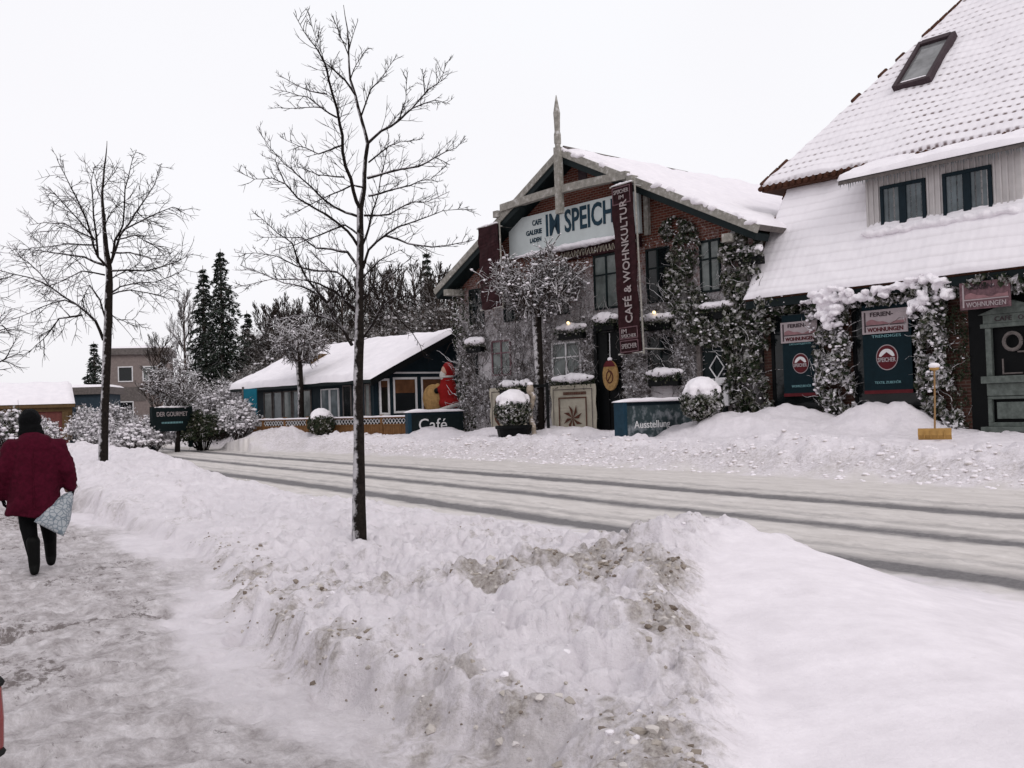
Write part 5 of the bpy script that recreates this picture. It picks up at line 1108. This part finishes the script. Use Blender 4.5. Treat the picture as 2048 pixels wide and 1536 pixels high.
for i, (px, py, hw, lamp, lab) in enumerate([(947, 683, 18, 0, 'small snowy flower box at the left edge of the gable wall'), (1017, 768, 20, 0, 'snowy flower box over the left cream poster'), (1050, 767, 9, 0, 'smallest snowy flower box just left of the pollard trunk'), (1140, 654, 30, 1, 'flower box with a small glowing lamp above the star poster window'),
        (1143, 757, 44, 0, 'widest snow-heaped flower box, right above the star poster'), (1208, 636, 24, 0, 'flower box left of the lettered banner under the upper window'), (1312, 634, 32, 1, 'flower box with a small glowing lamp right of the lettered banner'), (1327, 745, 36, 0, 'snow-heaped flower box behind the exhibition board'),
        (1424, 611, 38, 0, 'snowy flower box above the dark green door'), (1497, 500, 24, 0, 'highest flower box, in the ivy between the two houses')]):
    flower_box(lab, px, py, hw, lamp, 'ivy_dark' if i % 3 else 'ivy_leaf', i)
def poster(name, label, px0, px1, py0, py1, s, star):
    u0, z1 = U(px0, py0, s); u1, z0 = U(px1, py1, s); z0 -= .25; W_ = u1-u0; H_ = z1-z0; g = fthing(name, label, 'poster', u0, s, z0)
    rg = []
    for i in range(15): z = H_*i/14; q = .02*math.sin(i*.9); rg.append([(0+q*.6, -.015+q, z), (W_/2, -.02-q, z), (W_-q, -.015, z), (W_-q, .0, z), (W_/2, -.004-q, z), (q*.6, q, z)])
    b = MB(); b.loft(rg); b.build('cloth', 'cream', g)
    def frame(i, t, m_): 
        b = MB(); y0, y1 = -.055, -.045; b.box(i, W_-i, y0, y1, H_-i-t, H_-i); b.box(i, i+t, y0, y1, .02, H_-i-t); b.box(W_-i-t, W_-i, y0, y1, .02, H_-i-t); b.build('printed_border', m_, g)
    frame(.14, .02, 'dark_ink'); 
    b = MB(); x = W_*.3; rs = random.Random(3)
    while x < W_*.8: w_ = rs.uniform(.02, .05); b.box(x, x+w_, -.055, -.045, H_-.34, H_-.24); x += w_+.022
    b.build('printed_line', 'brown_ink', g)
    if star:
        frame(.42, .045, 'brown_ink'); c = (W_/2, H_-1.15); r = .46
        b = MB()
        for k in range(8):
            a = k*math.pi/4+math.pi/8; a2 = a+math.pi/4*.5; a0 = a-math.pi/4*.5
            if k in (0, 1, 2, 3, 4, 5, 6, 7): P = [(c[0], c[1]), (c[0]+r*.62*math.cos(a0), c[1]+r*.62*math.sin(a0)), (c[0]+r*1.05*math.cos(a), c[1]+r*1.05*math.sin(a))]; b.prism(P, -.056, -.048)
        b.build('star_print', 'brown_ink', g)
    else:
        b = MB(); b.prism([(.3, H_-.75), (.42, H_-1.0), (.62, H_-1.5), (.34, H_-1.25), (.24, H_-1.0)], -.056, -.048); b.prism([(.34, H_-.42), (.6, H_-.8), (.36, H_-.66)], -.056, -.048); b.build('leaf_print', 'brown_ink', g)
poster('star_poster', 'cream cloth poster with a brown eight-pointed quilt star leaning on the brick house', 1102, 1194, 772, 852, -.35, True)
poster('leaf_poster', 'cream cloth poster with dark leaf print behind the snow-capped planter', 980, 1054, 777, 850, -.3, False)
# oval board on a cord
u, z = U(1221, 748, -.3); g = fthing('oval_board', 'oval tan wooden board with red top hanging in the black entrance', 'hanging sign', u, -.3, z-.55)
b = MB(); t = np.linspace(0, 2*math.pi, 29)[:-1]; b.prism([(.34*math.cos(a), .5+.5*math.sin(a)) for a in t], -.04, .04); b.build('board', 'tan_board', g, bevel=.012)
b = MB(); b.prism([(.33*math.cos(a), .5+.5*math.sin(a)+.01) for a in np.linspace(R(35), R(145), 12)], -.06, -.041); b.build('red_top', 'red_ink', g)
b = MB(); b.tube([(.15*math.cos(a), -.05, .45+.2*math.sin(a)) for a in np.linspace(0, 6.28, 13)], .02, 5); b.tube([(-.1, -.05, .3), (.08, -.05, .55), (-.05, -.05, .7)], .018, 5); b.build('carved_ornament', 'brown_ink', g)
b = MB(); b.tube([(0, 0, 1.0), (0, .02, 1.9)], .012, 5); b.build('cord', 'white_paint', g); b = MB(); b.ell((0, -.01, 1.04), (.09, .07, .07)); b.build('snow', 'snow', g, smooth=True)
# hanging number ten on a rope diamond
u, z = U(1436, 812, -.25); g = fthing('number_board', 'pale hanging number 10 with rope diamond beside the dark green door', 'house number', u, -.3, z)
b = MB(); b.prism([(-.36, .62), (-.36, .48), (-.22, .56), (-.22, .1), (-.06, .1), (-.06, .82), (-.16, .82)], -.05, .03); b.build('digit', 'white_paint', g, bevel=.01)
b = MB(); P = [(.02, 0), (.42, 0), (.46, .1), (.46, .74), (.4, .84), (.04, .84), (0, .74), (0, .1)]; Q = [(.15, .22), (.29, .22), (.29, .62), (.15, .62)]
for a, c, d_, e in ((.0, .15, 0, .84), (.29, .46, 0, .84), (.15, .29, 0, .22), (.15, .29, .62, .84)): b.box(a, c, -.05, .03, d_, e)
b.build('digit', 'white_paint', g, bevel=.015)
b = MB(); b.tube([(.02, 0, .84), (-.22, 0, 1.15), (.06, 0, 1.5), (.32, 0, 1.15), (.06, 0, .84)], .022, 6); b.build('rope', 'white_paint', g)
# wooden sculpture at the pollard's foot
p = P2(1062, 34.0); g = thing('carved_sculpture', 'weathered pale wooden spiral sculpture at the foot of the pollard tree', 'sculpture', p, FA)
b = MB()
for i in range(24): a = i*.42; b.ell((.10*math.sin(a)*(1+.3*math.sin(i)), 0, -.1+.068*i), (.10, .09, .085), 8, 6)
b.ell((-.02, 0, 1.5), (.14, .12, .2)); merged(b, 'body', 'carved_wood', g, .02, 2, .02, 6)
b = MB(); b.ell((-.02, 0, 1.68), (.12, .1, .07)); b.build('snow', 'snow', g, smooth=True)
# red figure with white beard, a flat painted cut-out with thickness, standing at the veranda
p = at(897, 822, 41.6); g = thing('winter_figure', 'life-size red-coated bearded winter figure with hood standing above the Café board', 'figure', (p.x, p.y, .72), R(-14)); g.scale = (1.3, 1.2, 1.32)
b = MB(); zb = .55
for c, r in (((0, 0, zb+.62), (.30, .2, .52)), ((.04, 0, zb+.28), (.36, .22, .22)), ((-.02, 0, zb+1.0), (.22, .17, .22)), ((-.2, -.05, zb+.72), (.16, .1, .10)), ((-.28, -.08, zb+.66), (.1, .08, .07))): b.ell(c, r)
merged(b, 'robe', 'santa_red', g, .03, 4)
b = MB(); b.ell((.03, .01, zb+1.32), (.19, .18, .22)); b.ell((.10, .03, zb+1.22), (.15, .14, .2)); merged(b, 'hood', 'santa_red', g, .025, 2)
b = MB(); b.ell((-.06, -.03, zb+1.27), (.13, .14, .16)); b.ell((-.17, -.06, zb+1.25), (.035, .03, .03)); merged(b, 'body', 'skin', g, .018, 2)
b = MB(); b.ell((-.12, -.05, zb+1.12), (.13, .12, .17)); b.ell((-.08, -.05, zb+.98), (.1, .1, .12)); merged(b, 'beard', 'beard', g, .02, 2)
b = MB(); b.tube([(.36*math.cos(a)+.03, .21*math.sin(a), zb+.13+.1*math.cos(a)) for a in np.linspace(0, 6.2832, 25)], .06, 7); b.tube([(.2*math.cos(a)-.02, .16*math.sin(a), zb+1.08) for a in np.linspace(0, 6.2832, 17)], .035, 6); b.ell((.42, 0, zb+.34), (.07, .06, .13)); b.build('fur_trim', 'beard', g, smooth=True)
b = MB(); b.ell((-.34, -.1, zb+.66), (.085, .07, .09)); b.build('mitten', 'black_paint', g, smooth=True)
b = MB(); b.tube([(0, 0, -.3), (0, 0, zb+.1)], [.13, .11], 10); b.tube([(.16, 0, -.3), (.16, 0, zb+.1)], [.12, .11], 10); b.build('boots', 'black_paint', g)
b = MB(); b.ell((-.52, .1, zb+.42), (.36, .2, .46)); b.ell((-.34, .05, zb+.74), (.12, .1, .16)); merged(b, 'sack', 'tan_board', g, .03, 3)

# ------------------------------------------------------------------ clipped balls with snow caps
def ball(label, px, py_base, Y, r, seed, pot, cat='shrub', tone='ivy_leaf', cover=.15):
    p = P2(px, Y); g = thing('clipped_ball_shrub', label, cat, p, 0); random.seed(seed); zc = (.42 if pot else .1)+r*.8; mb = MB()
    for i in range(2600):
        v = Vector((random.gauss(0, 1), random.gauss(0, 1), random.gauss(0, 1))).normalized(); k = 1+.10*mnoise.noise(v*3+Vector((seed, 0, 0))); leaf(mb, (v.x*r*k*random.uniform(.85, 1.05), v.y*r*k*random.uniform(.85, 1.05), zc+v.z*r*.92*k), .045, (v+Vector((random.gauss(0, .5), random.gauss(0, .5), random.gauss(0, .5)))).normalized())
    mb.build('foliage', tone, g)
    b = MB(); b.ell((0, 0, zc), (r*.86, r*.86, r*.8)); b.tube([(0, 0, -.3), (0, 0, zc)], .05, 6); b.build('stems', 'bark', g, smooth=True)
    b = MB(); rs = random.Random(seed); b.ell((0, 0, zc+r*(.42+cover)), (r*.80, r*.80, r*.56), 16, 10)
    for i in range(14): a = rs.uniform(0, 6.28); b.ell((r*.62*math.cos(a), r*.62*math.sin(a), zc+r*(.42+rs.uniform(-.1, .25))), (r*.33, r*.33, r*.27), 8, 6)
    merged(b, 'snow_cap', 'snow', g, .035, 3, .03, 5)
    if pot:
        b = MB(); b.tube([(0, 0, -.35), (0, 0, .3), (0, 0, .32), (0, 0, .42)], [r*.72, r*.92, r*1.0, r*1.0], 20); b.build('pot', 'black_paint', g, bevel=.01)
ball('snow-capped clipped ball in a dark pot at the foot of the pollard tree', 1026, 870, 34.0, .62, 3, True)
ball('larger leaning snow-capped clipped ball right of the exhibition board', 1404, 866, 28.4, .58, 5, False, cover=.25)
ball('small snow-capped round bush in front of the veranda fence', 641, 862, 43.2, .56, 8, False, tone='ivy_dark', cover=.2)

# ------------------------------------------------------------------ snow shovel
p = atz(1867, 884, .62); p = P2(1867, 21.6); g = thing('snow_shovel', 'yellow snow shovel standing upright in the snow before the ivy pillar', 'snow shovel', p, R(-30))
rg = []
for i in range(9): x = -.33+.66*i/8; y = -.04*math.cos((i/4-1)*1.4); rg.append([(x, y, .02), (x, y-.05, .12), (x, y-.02, .26), (x, y+.0, .26), (x, y-.03, .12), (x, y+.02, .02)])
b = MB(); b.loft(rg); 
for x in (-.2, -.07, .07, .2): b.tube([(x, -.08, .05), (x, -.09, .22)], .012, 5)
b.build('blade', 'shovel_yellow', g); b = MB(); b.tube([(0, -.02, .1), (.02, .03, .8), (.03, .08, 1.5)], [.022, .02, .02], 8); b.build('handle', 'shovel_pole', g)
b = MB(); b.ell((.03, .08, 1.52), (.10, .05, .05)); b.build('grip', 'shovel_yellow', g); b = MB(); b.ell((.03, .08, 1.58), (.12, .07, .06)); b.build('snow', 'snow', g, smooth=True)

# ------------------------------------------------------------------ left background: shop sign, teal panel, houses
A = P2(303, 44.5); B = P2(380, 46.5); d = B-A; L = math.hypot(d.x, d.y); g = thing('shop_sign', 'dark green standing shop sign reading DER GOURMET with snow on its edge', 'sign', (A.x, A.y, 0), math.atan2(d.y, d.x))
b = MB(); b.box(.0, L, -.05, .05, .95, 2.0); b.build('board', 'dark_green_paint', g, bevel=.01); b = MB(); b.box(-.05, .08, -.08, .08, .2, 2.05); b.build('post', 'dark_green_paint', g); b = MB(); b.box(L-.08, L+.05, -.08, .08, .2, 2.05); b.build('post', 'dark_green_paint', g)
text('DER GOURMET', 'lettering', 'banner_letter', g, .22, -.06, 1.62, L*.8, .2); b = MB(); x = .5
while x < L-.5: b.box(x, x+.05, -.06, -.05, 1.3, 1.38); x += .09
b.build('printed_line', 'teal_ink', g); snow_cap('snow', g, L/2, .07, .06, (L/2, 0, 2.02), 10, 3)
p = at(501, 800, 48.2); g = thing('teal_panel', 'upright teal panel with small pale heart at the left end of the timber cafe', 'panel', (p.x, p.y, 0), R(-12)); b = MB(); b.box(-.33, .33, -.04, .04, .6, 2.80); b.build('board', 'teal_panel', g, bevel=.01)
b = MB(); b.prism([(0, 1.62), (.2, 1.85), (.14, 1.93), (.02, 1.87), (-.1, 1.93), (-.18, 1.85)], -.06, -.041); b.build('heart', 'pale_sign', g); b = MB(); b.box(-.4, -.33, -.05, .05, .1, 2.9); b.build('post', 'grey_wood', g)
def house(name, label, px0, px1, Y, zb, ze, zr, depth, mats, rz=0, wins=(), flat=False, over=.4, snowm=True):
    A = at(px0, 820, Y); B = at(px1, 820, Y); W_ = (B-A).length; A = Vector((B.x-W_*math.cos(rz), B.y-W_*math.sin(rz), 0)); g = thing(name, label, 'house', (A.x, A.y, 0), rz)
    b = MB(); b.box(0, W_, 0, depth, zb-1.5, ze); b.build('wall', mats[0], g)
    b = MB()
    if flat: b.box(-over, W_+over, -over, depth+over, ze, ze+.5)
    else: k = depth/2; b.add([(-over, -over, ze-.1), (W_+over, -over, ze-.1), (W_+over, k, zr), (-over, k, zr), (-over, depth+over, ze-.1), (W_+over, depth+over, ze-.1), (-over, -over, ze+.1), (W_+over, -over, ze+.1), (W_+over, k, zr+.2), (-over, k, zr+.2), (-over, depth+over, ze+.1), (W_+over, depth+over, ze+.1)], [(0, 1, 2, 3), (3, 2, 5, 4), (9, 8, 7, 6), (10, 11, 8, 9), (0, 6, 7, 1), (4, 5, 11, 10), (0, 3, 9, 6), (3, 4, 10, 9), (1, 7, 8, 2), (2, 8, 11, 5)])
    rf = b.build('roof', mats[1], g)
    if snowm and not flat: snow_sheet('roof_snow', [(-over, -over-.05, ze+.11), (W_+over, -over-.05, ze+.11), (W_+over, k, zr+.21), (-over, k, zr+.21)], rf, 40, 12, .25, .05, edge=.3)
    if flat: snow_sheet('roof_snow', [(-over, -over, ze+.5), (W_+over, -over, ze+.5), (W_+over, depth+over, ze+.5), (-over, depth+over, ze+.5)], rf, 30, 12, .18, .06, edge=.3)
    for (x0, x1, z0, z1, fm, pm) in wins:
        b = MB(); b.box(x0, x1, -.06, -.001, z0, z0+.08); b.box(x0, x1, -.06, -.001, z1-.08, z1); b.box(x0, x0+.08, -.06, -.001, z0+.08, z1-.08); b.box(x1-.08, x1, -.06, -.001, z0+.08, z1-.08); f = b.build('window', fm, g); q = MB(); q.box(x0+.05, x1-.05, -.03, -.002, z0+.05, z1-.05); q.build('pane', pm, f)
    return g, W_
g, W_ = house('low_house', 'low red brick house with thick snow on its roof at the far left', -120, 136, 64, .6, 2.5, 3.75, 7, ('rust_red', 'yellow_wood'), R(26), ((4.0, 5.4, 1.1, 2.2, 'grey_wood', 'glass'), (1.4, 2.8, 1.1, 2.2, 'white_paint', 'glass')))
b = MB(); b.box(-.2, W_+.2, -.12, -.002, 2.15, 2.42); b.box(W_-.35, W_, -.1, -.002, .4, 2.15); b.build('fascia', 'yellow_wood', g)
g, W_ = house('blue_shed', 'small blue flat-roofed building between the low house and the shrubs', 142, 214, 72, .6, 3.35, 0, 4, ('blue_wall', 'grey_wood'), R(8), ((.5, 1.1, 1.5, 2.6, 'grey_wood', 'curtain_glass'),), True, .25)
b = MB(); b.box(-.05, .22, -.12, .0, .2, 3.3); b.build('corner_post', 'yellow_wood', g)
g, W_ = house('grey_house', 'grey rendered flat-roofed house behind the left snow-laden shrubs', 228, 336, 80, .6, 6.5, 0, 6, ('grey_render', 'grey_wood'), R(14), ((.6, 1.7, 4.4, 5.6, 'white_paint', 'glass'), (2.4, 3.5, 4.4, 5.6, 'white_paint', 'pale_glass'), (.6, 1.7, 1.6, 2.9, 'white_paint', 'glass')), True, .3)
b = MB(); b.box(.3, 2.6, -.05, -.0, 2.9, 4.0); b.build('brick_panel', 'grey_wood', g)

# ------------------------------------------------------------------ the walking person
def person():
    Yp = 10.55; p = at(76, 1140, Yp); p.z = hz(p.x, p.y); p.z = .04; g = thing('person', 'person seen from behind in a maroon coat and black hat carrying a patterned bag', 'person', p, R(24)); g.scale = (.975, .975, .965)
    caps = []
    def cap(mb, a, b_, ra, rb, n=9, fy=1.0):
        a, b_ = Vector(a), Vector(b_)
        for i in range(n+1): t = i/n; c = a.lerp(b_, t); r = ra+(rb-ra)*t; mb.ell(c, (r, r*fy, r), 12, 8)
    # body: legs in mid-stride, hips, torso, neck, head with face, arms
    b = MB()
    cap(b, (-.10, .02, .88), (-.085, .05, .50), .105, .07); cap(b, (-.085, .05, .50), (-.035, -.06, .13), .068, .045); cap(b, (-.035, -.06, .07), (-.05, .10, .05), .045, .035)
    cap(b, (.09, .04, .88), (.10, .20, .50), .105, .07); cap(b, (.10, .20, .50), (.125, .30, .18), .068, .045); cap(b, (.125, .29, .13), (.13, .45, .10), .045, .035)
    b.ell((0, .03, .92), (.19, .14, .14)); b.ell((0, .03, 1.12), (.19, .13, .2)); b.ell((-.01, .04, 1.32), (.2, .12, .15)); cap(b, (-.03, .05, 1.40), (-.04, .08, 1.52), .065, .06)
    b.ell((-.05, .10, 1.59), (.078, .095, .115), 16, 12); b.ell((-.05, .195, 1.575), (.014, .02, .02)); b.ell((-.05, .18, 1.53), (.028, .012, .01)); 
    for s in (-1, 1): b.ell((-.05+s*.078, .10, 1.585), (.012, .02, .03)); b.ell((-.05+s*.03, .178, 1.605), (.013, .01, .009))
    cap(b, (-.21, .02, 1.33), (-.31, .0, 1.06), .055, .045); cap(b, (-.31, .0, 1.06), (-.30, .12, .84), .042, .032); cap(b, (.19, .02, 1.33), (.26, -.02, 1.08), .055, .045); cap(b, (.26, -.02, 1.08), (.30, .06, .86), .042, .032)
    merged(b, 'body', 'skin', g, .014, 2)
    b = MB()
    cap(b, (-.095, .03, .95), (-.085, .05, .50), .125, .09); cap(b, (-.085, .05, .50), (-.04, -.055, .22), .088, .066); cap(b, (.08, .04, .95), (.10, .20, .50), .12, .085); cap(b, (.10, .20, .50), (.122, .29, .25), .082, .062); b.ell((0, .04, .92), (.20, .16, .16)); merged(b, 'trousers', 'black_cloth', g, .016, 3)
    for (ax, ay, az_, bx, by, bz) in ((-.04, -.055, .34, -.032, -.065, .09), (.118, .265, .36, .125, .30, .13)):
        b = MB(); cap(b, (ax, ay, az_), (bx, by, bz), .072, .058); cap(b, (bx, by-.02, bz-.035), (bx+.0, by+.15, bz-.05), .052, .045); b.ell((bx, by-.03, bz-.06), (.045, .05, .04)); merged(b, 'boot', 'boot', g, .012, 2)
    # coat: bulky, flaring to the hem; sleeves melted into it
    b = MB(); K = 30
    prof = [(.60, .275, .19, -.035), (.66, .275, .20, -.03), (.80, .262, .205, -.02), (.95, .25, .205, -.015), (1.10, .245, .20, -.005), (1.24, .245, .19, 0), (1.34, .235, .175, 0), (1.42, .19, .155, -.005), (1.47, .12, .12, -.02), (1.50, .075, .08, -.03)]
    rg = []
    for z, rx, ry, cx in prof: rg.append([(cx+rx*math.copysign(abs(math.cos(t))**.85, math.cos(t)), .03+ry*math.copysign(abs(math.sin(t))**.85, math.sin(t))+.01*math.sin(3*t+z*5), z-.03*(z < .62)*math.cos(t)) for t in np.linspace(0, 2*math.pi, K+1)[:-1]])
    b.loft(rg)
    cap(b, (-.215, .02, 1.33), (-.325, -.02, 1.08), .108, .092, 10); cap(b, (-.325, -.02, 1.08), (-.34, .06, .86), .088, .072, 10); cap(b, (.205, .02, 1.33), (.30, -.04, 1.10), .108, .092, 10); cap(b, (.30, -.04, 1.10), (.325, .03, .92), .088, .072, 10)
    c = merged(b, 'coat', 'coat_cloth', g, .017, 3)
    for v in c.data.vertices:            # folds
        q = v.co; v.co += v.normal*(.014*math.sin(q.x*26+mnoise.noise(q*4)*5)*max(0, 1.15-q.z)+.016*mnoise.noise(q*7)+.010*mnoise.noise(Vector((q.x*10, q.y*10, q.z*26))))
    b = MB(); b.tube([(-.02, -.188, .70), (-.022, -.19, 1.0), (-.02, -.175, 1.3)], .006, 5); b.build('coat_seam', 'coat_cloth', g)
    # fur-edged hat with neck flap
    b = MB(); b.ell((-.05, .08, 1.625), (.115, .125, .115), 18, 12); b.ell((-.045, .055, 1.54), (.118, .10, .075), 14, 10); b.ell((-.04, .04, 1.49), (.135, .095, .055), 14, 10); b.ell((-.05, .10, 1.70), (.085, .09, .05), 14, 10)
    h = merged(b, 'hat', 'black_cloth', g, .014, 2)
    for v in h.data.vertices: v.co += v.normal*.006*mnoise.noise(v.co*30)
    # gloved hands with five fingers
    for s, hx, hy, hz_, nm in ((-1, -.322, .125, .80, 'glove'), (1, .345, .055, .83, 'glove')):
        b = MB(); b.ell((hx, hy, hz_), (.022, .042, .048), 12, 8); cap(b, (hx, hy-.01, hz_+.06), (hx, hy, hz_+.02), .034, .03, 4)
        for k, (dy, L) in enumerate(((-.028, .055), (-.010, .066), (.009, .062), (.027, .05))):
            a = Vector((hx, hy+dy, hz_-.035)); m1 = a+Vector((-.006*s, .002, -L*.5)); m2 = m1+Vector((-.022*s, .002, -L*.32)); m3 = m2+Vector((-.022*s, 0, .004))
            cap(b, a, m1, .0115, .0105, 5); cap(b, m1, m2, .0105, .0095, 4); cap(b, m2, m3, .0095, .008, 3)
        cap(b, (hx, hy+.04, hz_+.01), (hx-.012*s, hy+.062, hz_-.028), .012, .010, 5); cap(b, (hx-.012*s, hy+.062, hz_-.028), (hx-.022*s, hy+.052, hz_-.055), .010, .008, 4); merged(b, nm, 'black_cloth', g, .0045, 1)
    b = MB(); b.tube([(.335+.05*math.cos(t), .055+.048*math.sin(t), .895) for t in np.linspace(0, 6.2832, 17)], .022, 7); b.build('cuff', 'beard', g, smooth=True)
    # patterned bag held in the right hand (a thing of its own)
    bp = thing('carrier_bag', 'pale grey carrier bag with white net print hanging from the right hand of the person', 'bag', g.matrix_world @ Vector((0, 0, 0)) if False else (p.x, p.y, p.z), R(24))
    rg = []; axis0 = Vector((.325, -.01, .80)); axis1 = Vector((.11, -.17, .46))
    for i in range(15):
        t = i/14; c = axis0.lerp(axis1, t); w_ = .018+.135*min(1, (t*1.35))**.75; th = .014+.055*math.sin(math.pi*min(1, t*.9+.08)); d = (axis1-axis0).normalized(); sx = Vector((.80, 0, -.52)); sx = (sx-d*sx.dot(d)).normalized(); sy = d.cross(sx)
        rg.append([c+sx*(w_*math.cos(a))+sy*(th*math.sin(a)*(1+.25*math.sin(3*a+i*.7)))+sx*(.006*math.sin(5*a+i)) for a in np.linspace(0, 6.2832, 25)[:-1]])
    b = MB(); b.loft(rg); o = b.build('pouch', 'bag_print', bp, smooth=True)
    b = MB(); b.tube([(.325, -.01, .80), (.33, .03, .76), (.325, .09, .79), (.33, .06, .82), (.325, .0, .80)], .012, 6); b.build('handle', 'bag_print', bp)
person()

# ------------------------------------------------------------------ parked car whose rear corner peeks in at the bottom left
def car():
    g = thing('parked_car', 'silver parked car whose red rear lamp just shows at the bottom left corner', 'car', (-2.330, 1.0, .02), 0)
    W_ = .885; secs = []
    st = [(-2.1, .42, .62, .70, .78), (-1.95, .30, .86, .80, .9), (-1.3, .26, .96, 1.0, .95), (-.75, .26, 1.0, 1.40, .97), (.0, .26, 1.0, 1.47, .97), (.9, .26, 1.0, 1.43, .97), (1.45, .28, .99, 1.25, .96), (1.85, .30, .96, 1.0, .94), (1.98, .36, .90, .95, .86), (2.06, .45, .80, .84, .74)]
    rg = []
    for y, zb, wz, zt, k in st:
        w_ = W_*k; zb2 = .95 if zt > 1.0 else zt*.92; top = w_*(.72 if zt > 1.1 else .9)
        rg.append([(-w_*.92, y, zb), (-w_, y, zb+.14), (-w_, y, .62), (-w_*.97, y, min(zb2, zt-.02)), (-top, y, zt-.04), (-top*.8, y, zt), (top*.8, y, zt), (top, y, zt-.04), (w_*.97, y, min(zb2, zt-.02)), (w_, y, .62), (w_, y, zb+.14), (w_*.92, y, zb)])
    b = MB(); b.loft(rg); bo = b.build('body', 'silver_metal', g, smooth=True); sd = bo.modifiers.new('s', 'SUBSURF'); sd.levels = 2; sd.render_levels = 2
    for x in (-1, 1):
        for y in (-1.3, 1.25):
            b = MB(); b.tube([(x*.72, y, .31), (x*.90, y, .31)], .31, 24); t = b.build('wheel', 'rubber', g, bevel=.02); b = MB(); b.tube([(x*.895, y, .31), (x*.915, y, .31)], .19, 16); b.build('rim', 'silver_metal', t)
        b = MB(); rg = []
        for z in (.675, .70, .76, .82, .855): q = .012*(1-abs(z-.74)/.2); rg.append([(x*(.66), 1.99+q, z), (x*(.80), 1.97+q, z), (x*(.885+q), 1.86, z), (x*(.885+q), 1.70, z), (x*.80, 1.70, z), (x*.66, 1.8, z)])
        b.loft(rg); b.build('rear_lamp', 'lens_red', g, bevel=.01); b = MB(); rs_ = [(x*(.66), 1.985, .86), (x*.80, 1.97, .86), (x*.885, 1.86, .86), (x*.89, 1.70, .86)]; b.tube(rs_, .012, 6); b.tube([(a, c, .67) for a, c, _ in rs_], .012, 6); b.build('lamp_seal', 'rubber', g)
        b = MB(); b.add([(x*.80, -.6, 1.02), (x*.81, .9, 1.02), (x*.71, .8, 1.34), (x*.70, -.4, 1.36), (x*.76, -.6, 1.02), (x*.77, .9, 1.02), (x*.67, .8, 1.34), (x*.66, -.4, 1.36)], [(0, 1, 2, 3), (7, 6, 5, 4), (0, 4, 5, 1), (1, 5, 6, 2), (2, 6, 7, 3), (3, 7, 4, 0)]); b.build('side_window', 'glass', g)
    b = MB(); b.tube([(-.85, 1.75, .42), (-.74, 2.03, .42), (0, 2.1, .42), (.74, 2.03, .42), (.85, 1.75, .42)], [.08, .1, .1, .1, .08], 10); b.build('bumper', 'silver_metal', g, smooth=True)
    b = MB(); b.add([(-.55, 1.62, 1.18), (.55, 1.62, 1.18), (.58, 1.86, .98), (-.58, 1.86, .98), (-.55, 1.58, 1.16), (.55, 1.58, 1.16), (.58, 1.82, .96), (-.58, 1.82, .96)], [(0, 1, 2, 3), (7, 6, 5, 4), (0, 4, 5, 1), (1, 5, 6, 2), (2, 6, 7, 3), (3, 7, 4, 0)]); b.build('rear_window', 'glass', g)
car()

# matt surfaces: cloth, bark, brick, leaves and snow mirror very little of the sky
for nm, m in MATS.items():
    if any(k in nm for k in ('glass', 'lens', 'silver', 'lamp', 'rubber')): continue
    b = m.node_tree.nodes.get('Principled BSDF')
    if b and b.inputs['Specular IOR Level'].default_value > .1: b.inputs['Specular IOR Level'].default_value = .1
